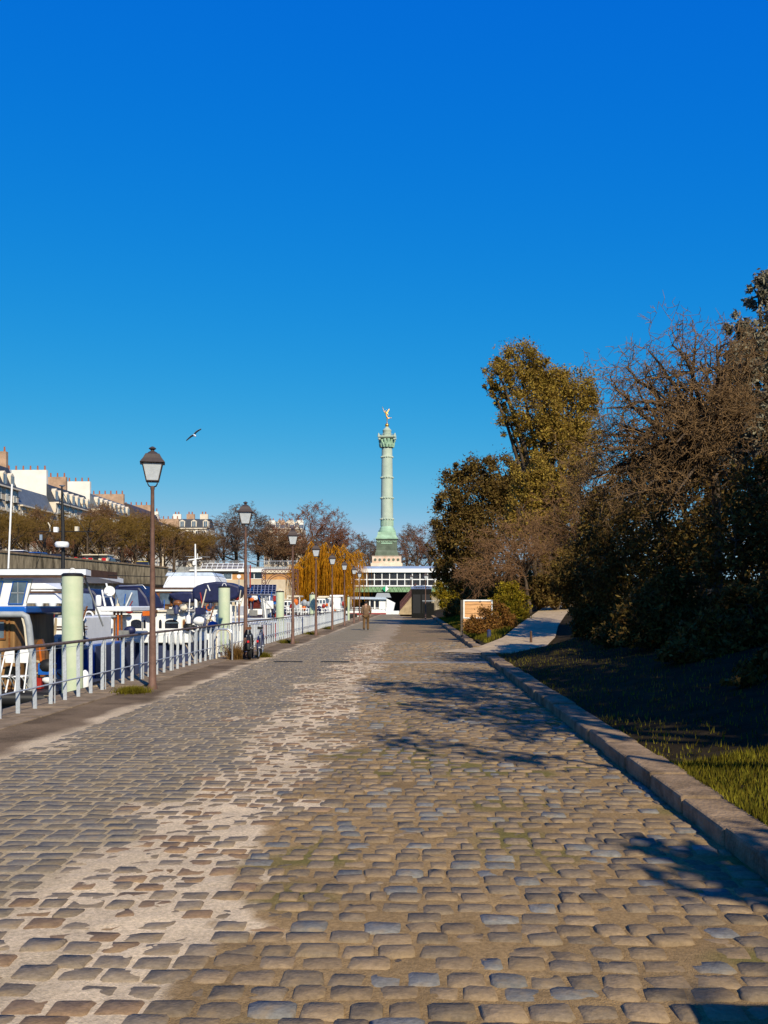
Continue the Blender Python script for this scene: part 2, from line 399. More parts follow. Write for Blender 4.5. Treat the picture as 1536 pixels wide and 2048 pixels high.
# ---- cobbles
def cobble_rows():
    out = []
    y = YN; g = np.random.default_rng(11); k = 0
    while y < YF:
        x = XL + g.random() * .1
        rh = .172 + g.normal() * .006
        wav = g.random() * 6
        while x < XR - .06:
            gz, mid, br, bo = [float(v) for v in zones(np.array(x + .1), np.array(y))]
            w = (.215 if gz > .5 else .188) * (.84 + .34 * g.random())
            if g.random() < .10 and br > .5: w *= .68
            w = min(w, XR - x)
            jx = .012 if gz > .5 else .016; jy = .011 if gz > .5 else .013
            yy = y + .018 * math.sin(x * 1.3 + wav) + g.normal() * (.004 if gz > .5 else .008)
            if w > .07:
                z = g.normal() * (.0014 if gz > .5 else .0042) - (.0035 if mid > .5 else 0)
                if br > .5 and g.random() < .16: z -= .008
                hx = max(.03, w / 2 - jx / 2 * (.7 + .9 * g.random())); hy = rh / 2 - jy / 2 * (.7 + .9 * g.random())
                t = g.random(); v = .82 + .36 * g.random()
                if br > .5:
                    if t < .15: c = np.array([.18, .168, .145])
                    elif t < .55: c = np.array([.185, .138, .088])
                    else: c = np.array([.235, .165, .095])
                elif mid > .4:
                    c = np.array([.215, .165, .11]) if t < .6 else np.array([.235, .15, .085])
                else:
                    c = np.array([.172, .146, .112]) if t < .65 else np.array([.195, .156, .105])
                    v = .85 + .3 * g.random()
                out.append((x + w / 2, yy, z, hx, hy, g.normal() * (.012 if gz > .5 else .028), g.normal() * .010, g.normal() * .010, c * v, br > .5, k)); k += 1
            x += w
        y += rh
    return out
COBS = cobble_rows()
_cf = [[i, (i + 1) % 8, 8 + (i + 1) % 8, 8 + i] for i in range(8)] + [[8 + i, 8 + (i + 1) % 8, 16 + (i + 1) % 8, 16 + i] for i in range(8)]
_ct = [[16 + i, 16 + (i + 1) % 8, 24] for i in range(8)]
def cobble_verts(c, g):
    cx, cy, z, hx, hy, rot, tx, ty, col, br, k = c
    cr = min(hx, hy) * (.14 + .22 * g.random()) if br else min(hx, hy) * .2
    b = np.array([[hx, -hy + cr], [hx, hy - cr], [hx - cr, hy], [-hx + cr, hy], [-hx, hy - cr], [-hx, -hy + cr], [-hx + cr, -hy], [hx - cr, -hy]])
    b = b * (1 + g.normal(size=(8, 2)) * (.065 if br else .035))
    rings = []
    dome = (.008 if br else .007) * (.6 + .8 * g.random()); ts = .82 + .11 * g.random()
    for s, zz in ((1.03, -.055), (.985, -dome - .006), (ts, -dome * .3)):
        r = np.concatenate([b * s, np.full((8, 1), zz) + g.normal(size=(8, 1)) * .0014 * (zz > -.05)], 1); rings.append(r)
    V = np.concatenate(rings + [np.array([[g.normal() * hx * .2, g.normal() * hy * .2, .0]])])
    V[:, 2] += V[:, 0] * tx * 1.5 + V[:, 1] * ty * 1.5 + z
    ca, sa = math.cos(rot), math.sin(rot)
    V = np.stack([V[:, 0] * ca - V[:, 1] * sa, V[:, 0] * sa + V[:, 1] * ca, V[:, 2]], 1)
    return V
g = np.random.default_rng(5)
order = []
for i, c in enumerate(COBS):
    px, d = PXW(c[0], c[1]); py = HZ + F * H / d
    order.append((d if (20 < px < 1516 and py < 2040) else 1e6 + d, i))
order.sort(); near = set(i for _, i in order[:300])
VV = []; CC = []; nfar = 0
for i, c in enumerate(COBS):
    V = cobble_verts(c, g); cc = np.tile(np.append(c[8], 1), (25, 1))
    if i in near:
        me = fastmesh('cobble', V, [np.array(_cf), np.array(_ct)], M_COB, True, cc)
        addobj('cobble', me, pavement, (c[0], c[1], 0))
    else:
        V[:, 0] += c[0]; V[:, 1] += c[1]; VV.append(V); CC.append(cc); nfar += 1
kk = (np.arange(nfar) * 25)[:, None, None]
o = addobj('cobbles', fastmesh('cobbles', np.concatenate(VV), [(np.array(_cf)[None] + kk).reshape(-1, 4), (np.array(_ct)[None] + kk).reshape(-1, 3)], M_COB, True, np.concatenate(CC)), pavement)
tag(o, kind='stuff')

# the paved crossing band with two slot drains
M_IRON = mat('cast_iron', L(.02, .018, .017), .6, var=.3)
band = tag(MB().prism([(-1.2, -.05), (2.2, -.05), (2.2, .004), (-1.2, .004)], 27.3, 28.0).build('paving_band', mat('band_stone', L(.30, .26, .21), .85, var=.35, scale=8, bump=.4), origin=(0, 27.6, 0)), kind='structure')
for i, px in enumerate((576, 670)):
    x = XP(px, 27.7); t = thing('slot_drain', ('dark iron slot drain in the cobbles nearer the bicycles', 'dark iron slot drain in the cobbles nearer the road middle')[i], 'drain', (x, 27.7, .006), 'slot drains across the quay')
    m = MB().box(x - .39, x + .39, 27.58, 27.61, -.02, .016).box(x - .39, x + .39, 27.82, 27.85, -.02, .016).box(x - .39, x - .36, 27.61, 27.82, -.02, .016).box(x + .36, x + .39, 27.61, 27.82, -.02, .016)
    m.build('frame', M_IRON, t)
    m = MB()
    for k in range(12): m.box(x - .345 + k * .06, x - .315 + k * .06, 27.61, 27.82, -.02, .012)
    m.build('grate', M_IRON, t)

# ---- coping stones along the basin edge
coping = tag(MB().box(-6.30, -5.34, -12, 141, -.3, -.05).build('quay_edge', M_STONE), kind='structure')
g = np.random.default_rng(21); y = -6.0
while y < 141:
    l = 1.15 + .35 * g.random(); l = min(l, 141 - y)
    dz = g.normal() * .006
    MB().box(-6.34 + g.normal() * .006, -5.33 + g.normal() * .015, y + .008, y + l - .008, -.05 + .002, .012 + dz).build('coping_stone', M_STONE, coping, bevel=.015)
    y += l
qw = tag(MB().box(-6.36, -6.252, -12, 141, -3.1, -.32).build('basin_wall', M_WALL), kind='structure')

# ---- right kerb
kerb = tag(MB().box(2.16, 2.40, -11, 30.6, -.2, .02).box(2.16, 2.40, 34.4, 140, -.2, .02).build('kerb', M_KERB), kind='structure')
def kerb_x(y): return 2.085 + .0 * y
y = -10.0
while y < 140:
    l = 1.0 + .1 * g.random()
    if not (30.2 < y + l * .5 < 34.6):
        x = kerb_x(y) + g.normal() * .012
        MB().box(x, x + .36, y + .006, y + l - .006, -.12, .14 + g.normal() * .008).build('kerb_stone', M_KERB, kerb, bevel=.025)
    y += l
for k in range(3):   # stones turning into the side path
    a0 = R(180 - 28 * k); a1 = R(180 - 28 * (k + 1) + 1)
    cx, cy, r = 3.1, 30.3, 1.0
    p = [(cx + r * math.cos(a0), cy + r * math.sin(a0)), (cx + r * math.cos(a1), cy + r * math.sin(a1)), (cx + (r - .3) * math.cos(a1), cy + (r - .3) * math.sin(a1)), (cx + (r - .3) * math.cos(a0), cy + (r - .3) * math.sin(a0))]
    MB().add([(q[0], q[1], -.1) for q in p] + [(q[0], q[1], .13 - .02 * k) for q in p], [(0, 1, 2, 3), (7, 6, 5, 4), (0, 4, 5, 1), (1, 5, 6, 2), (2, 6, 7, 3), (3, 7, 4, 0)]).build('kerb_stone', M_KERB, kerb, bevel=.015)

# ---- rising garden with the side path
PATH = [(2.15, 32.4, .015), (3.3, 34.0, .12), (4.3, 37.2, .36), (5.2, 42, .66), (6.6, 49, 1.02), (8.4, 58, 1.42), (10.5, 68, 1.75), (13, 80, 1.9)]
PW = [1.7, 1.15, .95, .85, .8, .8, .8, .8]
pp = np.array(PATH); tt = np.linspace(0, len(PATH) - 1, 90)
pc = np.stack([np.interp(tt, np.arange(len(PATH)), pp[:, i]) for i in range(3)], 1); pw = np.interp(tt, np.arange(len(PATH)), PW)
def garden_z(X, Y):
    b = .115 + .21 * np.clip(X - 2.5, 0, 9) + .05 * np.clip(X - 11.5, 0, 40) + (fbm(X * .8, Y * .8, 3) - .5) * .12 * np.clip((X - 2.5) / 1.5, 0, 1)
    dm = np.full(X.shape, 1e9); zz = np.zeros(X.shape); ww = np.ones(X.shape)
    for i in range(len(pc)):
        d = np.hypot(X - pc[i, 0], Y - pc[i, 1]); k = d < dm
        dm = np.where(k, d, dm); zz = np.where(k, pc[i, 2], zz); ww = np.where(k, pw[i], ww)
    t = np.clip((dm - ww * 1.15) / 1.6, 0, 1); t = t * t * (3 - 2 * t)
    return (zz - .05) * (1 - t) + b * t
M_BANKSHADE = mat('bank_shade_ground', L(.030, .021, .010), 1.0, var=.5, scale=2.5, bump=.6, bscale=25, spec=.05)  # near-black ground colour carries the deep shade lying over the lawn
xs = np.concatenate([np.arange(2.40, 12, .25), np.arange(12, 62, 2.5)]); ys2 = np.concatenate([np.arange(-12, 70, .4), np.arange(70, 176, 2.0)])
garden = sheet('garden', xs, ys2, garden_z, M_BANKSHADE, False); tag(garden, kind='structure')
nrm = np.gradient(pc[:, :2], axis=0); nrm /= np.linalg.norm(nrm, axis=1)[:, None]; nv = np.stack([-nrm[:, 1], nrm[:, 0]], 1)
V = []; 
for u in np.linspace(-1, 1, 9): V.append(np.concatenate([pc[:, :2] + nv * (pw * u)[:, None], pc[:, 2:3]], 1))
V = np.stack(V, 1); i = np.arange(89)[:, None] * 9 + np.arange(8)[None, :]
path = addobj('side_path', fastmesh('side_path', V.reshape(-1, 3), np.stack([i, i + 9, i + 10, i + 1], -1).reshape(-1, 4), mat('path_gravel', L(.42, .31, .19), .95, var=.25, scale=3, bump=.4, bscale=70), True)); tag(path, kind='structure')

# lawn grass
def blades(P, h, g, w=.008, lean=.5):
    n = len(P); a = g.random(n) * 6.283; hh = h * (.5 + g.random(n)); le = lean * g.random(n) * hh; b = g.random(n) * 6.283
    V = np.empty((n, 3, 3)); dx = np.stack([np.cos(a), np.sin(a), np.zeros(n)], 1) * w
    V[:, 0] = P - dx; V[:, 1] = P + dx; V[:, 2] = P + np.stack([np.cos(b) * le, np.sin(b) * le, hh], 1)
    return V.reshape(-1, 3), np.arange(3 * n).reshape(n, 3)
M_GRASS = mat('grass', L(.14, .115, .012), .9, var=.5, scale=1.5, island=.5, transl=.2, spec=.05)
g = np.random.default_rng(31); n = 42000
gy = 3 + np.where(g.random(n) < .8, 6.5 * g.random(n), 28 * g.random(n)); gx = 2.42 + (1.6 + gy * .10) * g.random(n) ** 1.4
gz = garden_z(gx, gy)
dmin = np.min(np.hypot(gx[:, None] - pc[None, :40, 0], gy[:, None] - pc[None, :40, 1]) - pw[None, :40], axis=1)
k = (dmin > .15)
P = np.stack([gx, gy, gz - .01], 1)[k]
o = addobj('lawn_grass', fastmesh('lawn_grass', *blades(P, .06, g), M_GRASS)); tag(o, 'short green grass on the bank beside the kerb', 'grass', kind='stuff')
g2 = np.random.default_rng(32); n = 26000
gy = 36 + 60 * g2.random(n); gx = 2.5 + 2.6 * g2.random(n); dmin = np.min(np.hypot(gx[:, None] - pc[None, :60, 0], gy[:, None] - pc[None, :60, 1]) - pw[None, :60], axis=1)
k = dmin > .1; P = np.stack([gx, gy, garden_z(gx, gy) - .01], 1)[k]
o = addobj('verge_grass', fastmesh('verge_grass', *blades(P, .13, g2, .02), M_GRASS)); tag(o, 'rough green grass on the verge beyond the side path', 'grass', kind='stuff')

# tufts of weeds on the quay
def tuft(x, y, r, h, label, n=900, m=None):
    P = np.stack([x + g.normal(size=n) * r * .5, y + g.normal(size=n) * r * .6, np.full(n, -.008)], 1)
    V, Fq = blades(P, h, g, .007, 1.2); V[:, 0] -= x; V[:, 1] -= y
    o = addobj('grass_tuft', fastmesh('grass_tuft', V, Fq, m or M_GRASS), None, (x, y, 0)); tag(o, label, 'grass', 'weeds along the quay edge', 'stuff')
tuft(XP(265, 18.2), 18.2, .26, .10, 'green grass tuft at the foot of the nearest lamp post', 1500)
tuft(XP(573, 40.6), 40.6, .3, .14, 'green grass tuft at the foot of the third lamp post', 700)
tuft(XP(622, 51.5), 51.5, .35, .14, 'green grass tuft at the foot of the fourth lamp post', 700)
tuft(XP(528, 30.2), 30.2, .2, .13, 'green grass tuft behind the parked bicycles', 600)
M_WEED = mat('dry_weed', L(.16, .085, .025), .85, var=.4, island=.4)
tuft(XP(470, 29.0), 29.0, .17, .42, 'tall brown dry weeds beside the second lamp post', 700, M_WEED)
tuft(XP(655, 62.3), 62.3, .3, .16, 'green grass tuft at the foot of the fifth lamp post', 400)

# ---- water
def water_material():
    m = bpy.data.materials.new('basin_water'); m.use_nodes = True; n = m.node_tree; N = n.nodes.new; lk = n.links.new
    b = n.nodes['Principled BSDF']; b.inputs['Base Color'].default_value = L(.02, .028, .02); b.inputs['Roughness'].default_value = .08
    tc = N('ShaderNodeTexCoord'); no = N('ShaderNodeTexNoise'); no.inputs['Scale'].default_value = 2.2; no.inputs['Detail'].default_value = 4
    lk(tc.outputs['Object'], no.inputs['Vector']); bp = N('ShaderNodeBump'); bp.inputs['Strength'].default_value = .25; bp.inputs['Distance'].default_value = .1
    lk(no.outputs['Fac'], bp.inputs['Height']); lk(bp.outputs[0], b.inputs['Normal']); return m
WZ = -1.3
water = MB().add([(-60, -20, WZ), (12, -20, WZ), (12, 190, WZ), (-60, 190, WZ)], [(0, 1, 2, 3)]).build('water', water_material()); tag(water, kind='structure')

# ================================================================ RAILING
M_GALV = mat('galvanised_steel', L(.50, .53, .56), .5, metal=.35, var=.22, scale=25, spec=.5)
M_RAILTOP = mat('handrail_steel', L(.17, .125, .10), .6, metal=.2, var=.35, scale=10)
RX = -5.83
rail = thing('railing', 'long galvanised railing of flat steel blades along the basin edge', 'railing', (RX, 10, .0))
poly = [(-.031, .008), (.031, .008), (.031, .955), (.012, .955), (-.004, .92), (-.020, .88), (-.029, .83), (-.031, .78)]
bm_ = MB().prism(poly, -.007, .007); blade_me = bm_.mesh('blade', M_GALV)
y = 8.6 - .667 * 12; k = 0
while y < 86:
    o = addobj('blade', blade_me, rail, (0, y - 10, 0)); k += 1; o.rotation_euler = (random.gauss(0, .008), random.gauss(0, .008), random.gauss(0, .05))
    if k % 4 == 0:
        MB().tube([(RX + .03, y + .10, .008), (RX + .03, y + .10, .965)], .012, 6).build('stanchion', M_GALV, rail)
    y += .667
MB().tube([(RX + .022, .2, .975), (RX + .022, 86.2, .975)], .026, 8).build('handrail', M_RAILTOP, rail, True)
MB().tube([(RX + .045, .2, .345), (RX + .045, 86.2, .345)], .013, 6).build('lower_rail', M_GALV, rail, True)
MB().tube([(RX + .022, .2, .90), (RX + .022, 86.2, .90)], .004, 5).build('wire', M_GALV, rail)

# ================================================================ LAMP POSTS
M_LPOLE = mat('lamp_pole_paint', L(.15, .082, .06), .65, var=.3, scale=7, bump=.15, bscale=30)
M_LHEAD = mat('lantern_metal', L(.055, .04, .035), .6, var=.3)
M_FROST = mat('frosted_glass', L(.72, .76, .80), .35, var=.12, scale=5, transl=.45)
def lamp_proto(label):
    t = thing('street_lamp', label, 'street lamp', (0, 0, 0), 'lanterns along the quay')
    MB().lathe((0, 0, 0), [(.095, -.02), (.095, .05), (.072, .10), (.066, .9), (.066, 1.0), (.058, 1.05), (.034, 3.80), (.042, 3.82), (.042, 3.87), (.02, 3.88)], 12).build('pole', M_LPOLE, t, True)
    def rect(m, w, z, k=.707): return [(w * math.cos(R(45 + 90 * i)) / k * .5, w * math.sin(R(45 + 90 * i)) / k * .5, z) for i in range(4)]
    w0, w1, z0, z1 = .225, .375, 3.97, 4.31
    for i in range(4):
        a = rect(None, w0 * .8, z0)[i]; m = MB()
        m.tube([(a[0] * .25, a[1] * .25, 3.86), (a[0] * .75, a[1] * .75, 3.88), (a[0] * 1.02, a[1] * 1.02, 3.93), (a[0], a[1], z0)], .008, 5).build('bracket', M_LHEAD, t)
    lo = rect(None, w0, z0); hi = rect(None, w1, z1)
    fr = MB()
    for i in range(4):
        fr.tube([lo[i], hi[i]], .012, 5); fr.tube([lo[i], lo[(i + 1) % 4]], .013, 5); fr.tube([hi[i], hi[(i + 1) % 4]], .013, 5)
    frame = fr.build('lantern_frame', M_LHEAD, t)
    for i in range(4):
        j = (i + 1) % 4; c = Vector((0, 0, 0)); q = []
        for p in (lo[i], lo[j], hi[j], hi[i]): q.append((p[0] * .95, p[1] * .95, p[2]))
        q2 = [(p[0] * .97, p[1] * .97, p[2]) for p in q]
        MB().add(q + q2, [(0, 1, 2, 3), (7, 6, 5, 4), (0, 4, 5, 1), (1, 5, 6, 2), (2, 6, 7, 3), (3, 7, 4, 0)]).build('pane', M_FROST, frame)
    m = MB(); rr = [(.235, 4.30), (.330, 4.315), (.245, 4.40), (.19, 4.475), (.185, 4.482), (.12, 4.50)]
    k = 0
    m.lathe((0, 0, 0), [(r, z) for r, z in rr], 4, rot=R(45)); roof = m.build('roof', M_LHEAD, t)
    MB().lathe((0, 0, 0), [(.12, 4.49), (.075, 4.53), (.035, 4.548), (.033, 4.565), (.072, 4.59), (.06, 4.61), (.015, 4.635)], 12).build('finial', M_LHEAD, t, True)
    return t
names = ['nearest, tallest-looking lantern post, brown, beside the left railing', 'second lantern post from the camera, with bicycles parked beside it', 'third lantern post from the camera along the left railing',
         'fourth lantern post along the railing, left of the willow trunk', 'fifth lantern post along the railing, in front of the willow', 'sixth lantern post along the quay, near the railing end',
         'seventh lantern post along the quay, just past the railing end', 'farthest lantern post of the left row, nearly behind the walker']
proto = lamp_proto(names[0])
for i in range(8):
    o = proto if i == 0 else copy_tree(proto)
    o['label'] = names[i]
    Y = 19.0 + 10.42 * i; o.location = (XP([305, 491, 585.5, 632, 664.5, 689, 708, 719][i], Y), Y, 0); o.rotation_euler = (0, 0, R([14, 8, 10, 5, 12, 3, 9, 7][i]))
o = copy_tree(proto); o['label'] = 'dark lantern post standing before the dark kiosk on the right'; o.location = (XP(851, 99), 99, 0)
o = copy_tree(proto); o['label'] = 'small far lantern at the top of the stone stairs'; o.location = (XP(822, 127), 127, .6)

# ================================================================ MOORING PILES
M_PILE = mat('pile_paint', L(.47, .50, .35), .65, var=.0, scale=2.2, col2=L(.35, .43, .28), bump=.15, bscale=12)
M_BLACK = mat('black_rubber', L(.012, .012, .013), .55, var=.2)
M_WHITE = mat('white_paint', L(.78, .78, .76), .45, var=.08, scale=3)
def pile_proto():
    t = thing('mooring_pile', 'x', 'mooring pile', (0, 0, WZ), 'green mooring piles')
    MB().lathe((0, 0, 0), [(.2, -2.0), (.2, 3.44), (.19, 3.46)], 24).build('pile_shaft', M_PILE, None, True)
    s = bpy.data.objects['pile_shaft']; s.parent = t
    c = MB().lathe((0, 0, 0), [(.208, 3.44), (.208, 3.475), (.17, 3.50)], 24).build('cap', M_BLACK, None, True); c.parent = t
    h = MB().tube([(.07 * math.cos(R(a)), 0, 3.49 + .1 * math.sin(R(a))) for a in range(0, 181, 20)], .011, 6).build('hoop', M_WHITE, None, True); h.parent = t
    return t
pl = ['thick pale green mooring pile nearest the camera, before the blue hull', 'pale green mooring pile just left of the second lantern post', 'pale green mooring pile beside the tilted solar panel', 'pale green mooring pile left of the willow trunk', 'thin-looking farthest green mooring pile near the railing end']
pp_ = pile_proto()
for i, (px, Y) in enumerate(((145, 19.2), (448.5, 34.3), (560, 49.2), (625, 64.6), (697, 92))):
    o = pp_ if i == 0 else copy_tree(pp_)
    o['label'] = pl[i]; o.location = (XP(px, Y), Y, WZ + .02)
o.scale = (.55, .55, 1)

# ================================================================ BOATS (moored with their sides to the camera)
M_NAVY = mat('navy_canvas', L(.012, .016, .06), .5, var=.35, scale=4, bump=.25, bscale=6)
M_BLUE = mat('blue_hull_paint', L(.01, .10, .42), .35, var=.2, scale=2)
M_DKHULL = mat('dark_hull', L(.03, .03, .035), .5, var=.4, scale=3)
M_NAVYH = mat('navy_hull', L(.035, .045, .10), .45, var=.35, scale=2)
M_RED = mat('red_hull', L(.30, .02, .015), .45, var=.25)
M_WOOD = mat('varnished_wood', L(.20, .075, .02), .4, var=.45, scale=3, streak=8, coat=.3)
M_OAK = mat('weathered_oak', L(.26, .14, .05), .6, var=.45, scale=4, streak=.2)
M_GREY = mat('grey_paint', L(.30, .32, .34), .5, var=.2)
M_DECK = mat('grey_deck', L(.20, .20, .19), .7, var=.3)
M_GLASS = mat('dark_window', L(.015, .018, .025), .08, var=.2, spec=.7)
M_PALEGLASS = mat('pale_window', L(.10, .14, .18), .08, var=.5, scale=2, spec=.8)
M_STEEL = mat('bright_steel', L(.55, .57, .60), .3, metal=.7, var=.15)
M_SOLAR = mat('solar_cell', L(.006, .008, .025), .15, var=.3, spec=.7)
M_ORANGE = mat('orange_plastic', L(.55, .12, .01), .5, var=.2)
M_ROPE = mat('rope', L(.42, .33, .2), .9, var=.3)
M_CREAM = mat('cream_paint', L(.62, .55, .42), .6, var=.15)
M_BROWN = mat('brown_trim', L(.09, .045, .025), .6, var=.3)

def hull_mesh(m, x0, x1, yc, beam, zt, zb=-1.9, bow=-1, sheer=.25, n=12):
    """hull along X; bow=-1 puts the bow at x0, +1 at x1, 0 gives two blunt ends"""
    secs = []
    for i in range(n + 1):
        t = i / n; x = x0 + (x1 - x0) * t
        u = (1 - t) if bow == -1 else t if bow == 1 else abs(t - .5) * 1.2
        w = beam / 2 * (1 - max(0, (u - .55) / .45) ** 2.2 * (.92 if bow else .35)); z = zt + sheer * max(0, u - .4) ** 2 * 2
        secs.append((x, w, z))
    k = len(m.v)
    for x, w, z in secs:
        for yy, zz in ((-w, z), (-w * .97, (z + zb) / 2), (-w * .8, zb), (w * .8, zb), (w * .97, (z + zb) / 2), (w, z)):
            m.v.append((x, yc + yy, zz))
    for i in range(n):
        for j in range(5):
            a = k + i * 6 + j; m.f.append((a, a + 6, a + 7, a + 1)); m.m.append(0)
        a = k + i * 6; m.f.append((a, a + 5, a + 11, a + 6)); m.m.append(0)
    m.f.append(tuple(k + j for j in range(6))); m.m.append(0)
    m.f.append(tuple(k + n * 6 + j for j in range(5, -1, -1))); m.m.append(0)
    return m
def boat(label, x0, x1, yc, beam, zt, hullm, bow=-1, name='moored_boat', strake=None, sheer=.25):
    t = thing(name, label, 'boat', ((x0 + x1) / 2, yc, WZ), 'boats moored along the basin')
    hull_mesh(MB(), x0, x1, yc, beam, zt, bow=bow, sheer=sheer).build('hull', hullm, t)
    if strake:
        MB().box(x0 + .6, x1 - .4, yc - beam / 2 - .05, yc - beam / 2 + .04, zt - .16, zt - .03).build('rubbing_strake', strake, t)
    return t
def cabin(t, name, px0, py0, px1, py1, Y, depth, m, slope=0, slopeR=0, bev=.03, roofm=None, over=.1):
    a = PY(px0, py0, Y); b = PY(px1, py1, Y)
    o = MB().prism([(a.x, b.z), (b.x, b.z), (b.x - slopeR, a.z), (a.x + slope, a.z)], Y, Y + depth).build(name, m, t, bevel=bev)
    if roofm:
        MB().prism([(a.x + slope - over, a.z), (b.x - slopeR + over, a.z), (b.x - slopeR + over, a.z + .07), (a.x + slope - over, a.z + .07)], Y - .08, Y + depth + .08).build('roof', roofm, o, bevel=.02)
    return o
def window(par, px0, py0, px1, py1, Y, fm=None, gm=None, arch=0, slant=0, bars=0, fw=.035):
    """frame standing 3 cm off the wall, pane set in it"""
    a = PY(px0, py0, Y); b = PY(px1, py1, Y); x0, x1, z0, z1 = a.x, b.x, b.z, a.z; sl = slant * (z1 - z0)
    def outline(e):
        if arch:
            h = (z1 - z0) * arch; pts = [(x0 - e, z0 - e), (x1 + e, z0 - e), (x1 + e, z1 - h)]
            for i in range(1, 8):
                q = math.pi * i / 8; pts.append(((x0 + x1) / 2 + (x1 - x0 + 2 * e) / 2 * math.cos(q), z1 - h + (h + e) * math.sin(q)))
            return pts + [(x0 - e, z1 - h)]
        return [(x0 - e, z0 - e), (x1 + e, z0 - e), (x1 + e + sl, z1 + e), (x0 - e + sl, z1 + e)]
    o_, i_ = outline(fw), outline(0); n = len(o_); m = MB()
    vs = [(x, Y - .035, z) for x, z in o_] + [(x, Y - .035, z) for x, z in i_] + [(x, Y - .004, z) for x, z in o_] + [(x, Y - .004, z) for x, z in i_]
    fs = []
    for i in range(n):
        j = (i + 1) % n; fs += [(i, j, n + j, n + i), (i, 2 * n + i, 2 * n + j, j), (n + i, n + j, 3 * n + j, 3 * n + i)]
    m.add(vs, fs)
    w = m.build('window', fm or M_WHITE, par)
    MB().prism(i_, Y - .016, Y - .008).build('pane', gm or M_GLASS, w)
    if bars:
        b_ = MB(); b_.box((x0 + x1) / 2 - .008 + sl / 2, (x0 + x1) / 2 + .008 + sl / 2, Y - .03, Y - .018, z0, z1); b_.box(x0 + sl / 2, x1 + sl / 2, Y - .03, Y - .018, (z0 + z1) / 2 - .012, (z0 + z1) / 2 + .006); b_.build('glazing_bar', M_GREY, w)
    return w
def pole(t, name, pts, r, m, n=6):
    return MB().tube(pts, r, n).build(name, m, t, True)
def guard(t, px0, px1, pyt, pyb, Y, n, m=None, r=.014, mid=True):
    mb = MB(); a = PY(px0, pyt, Y); b = PY(px1, pyb, Y)
    mb.tube([(a.x, Y, a.z), (b.x, Y, a.z)], r, 6)
    if mid: mb.tube([(a.x, Y, (a.z + b.z) / 2), (b.x, Y, (a.z + b.z) / 2)], r * .7, 5)
    for i in range(n):
        x = a.x + (b.x - a.x) * i / (n - 1); mb.tube([(x, Y, b.z), (x, Y, a.z)], r, 6)
    return mb.build('guard_rail', m or M_WHITE, t, True)
def fender(t, px, py0, py1, Y, m=None, r=.11):
    a = PY(px, py0, Y); b = PY(px, py1, Y); h = a.z - b.z
    return MB().lathe((a.x, Y, b.z), [(.02, 0), (r * .7, .06 * h), (r, .2 * h), (r, .8 * h), (r * .7, .93 * h), (.02, h)], 10).build('fender', m or M_WHITE, t, True)
def rope(t, pts, r=.012, m=None): return MB().tube(pts, r, 5).build('rope', m or M_ROPE, t, True)
def solar(t, px0, py0, px1, py1, Y, tilt, nx, nz, name='solar_panel'):
    a = PY(px0, py0, Y); b = PY(px1, py1, Y); dz = a.z - b.z; w = b.x - a.x
    p = MB().add([(a.x, Y, b.z), (b.x, Y, b.z), (b.x, Y + tilt, a.z), (a.x, Y + tilt, a.z), (a.x, Y + .05, b.z - .05), (b.x, Y + .05, b.z - .05), (b.x, Y + tilt + .05, a.z - .05), (a.x, Y + tilt + .05, a.z - .05)],
                 [(0, 1, 2, 3), (7, 6, 5, 4), (0, 4, 5, 1), (1, 5, 6, 2), (2, 6, 7, 3), (3, 7, 4, 0)]).build(name, M_STEEL, t)
    for i in range(nx):
        for j in range(nz):
            u0, u1, v0, v1 = (i + .07) / nx, (i + .93) / nx, (j + .06) / nz, (j + .94) / nz; q = []
            for u, v in ((u0, v0), (u1, v0), (u1, v1), (u0, v1)):
                q.append((a.x + w * u, Y + tilt * v - .006, b.z + dz * v + .004))
            q2 = [(x, y_ + .012, z - .006) for x, y_, z in q]
            MB().add(q + q2, [(0, 1, 2, 3), (7, 6, 5, 4), (0, 4, 5, 1), (1, 5, 6, 2), (2, 6, 7, 3), (3, 7, 4, 0)]).build('cell', M_SOLAR, p)
    return p

# ---- A: houseboat at the left edge with a solar roof
Y = 21.0
t = boat('houseboat cut by the left edge, solar panel roof over white-framed blue-trimmed windows', -19.5, XP(113, 20.6), 22.4, 3.6, -.22, M_DKHULL, bow=0, name='houseboat')
MB().tube([(-19, 20.5, -.35), (XP(100, 20.5), 20.5, -.35), (XP(112, 20.5), 20.8, -.35), (XP(116, 20.5), 21.4, -.35)], .14, 10).build('fender_roll', M_BLACK, t, True)
c = cabin(t, 'wood_cabin', -420, 1228, 29, 1392, Y + .3, 2.4, M_OAK)
for k, (a, b) in enumerate(((-95, -72), (-60, -36), (-5, 9))): window(c, a, 1243, b, 1276, Y + .3, M_WOOD, M_PALEGLASS)
for k in range(16):
    x = XP(29, Y + .3) - .12 - k * .30
    MB().box(x, x + .028, Y + .27, Y + .302, ZP(1390, Y + .3), ZP(1232, Y + .3)).build('plank_batten', M_WOOD, c)
for k in range(5): MB().box(-19, XP(29, Y) + .02, Y + .27, Y + .30, ZP(1300 + k * 19, Y) - .012, ZP(1300 + k * 19, Y) + .012).build('plank_seam', M_BROWN, c)
b_ = PY(52, 1300, Y + .2); MB().prism([(XP(28, Y), ZP(1390, Y)), (XP(58, Y), ZP(1390, Y)), (XP(58, Y), ZP(1300, Y)), (XP(52, Y), ZP(1282, Y)), (XP(45, Y), ZP(1284, Y)), (XP(30, Y), ZP(1312, Y))], Y + .9, Y + 1.0).build('companion_panel', M_ORANGE if False else M_WOOD, t)
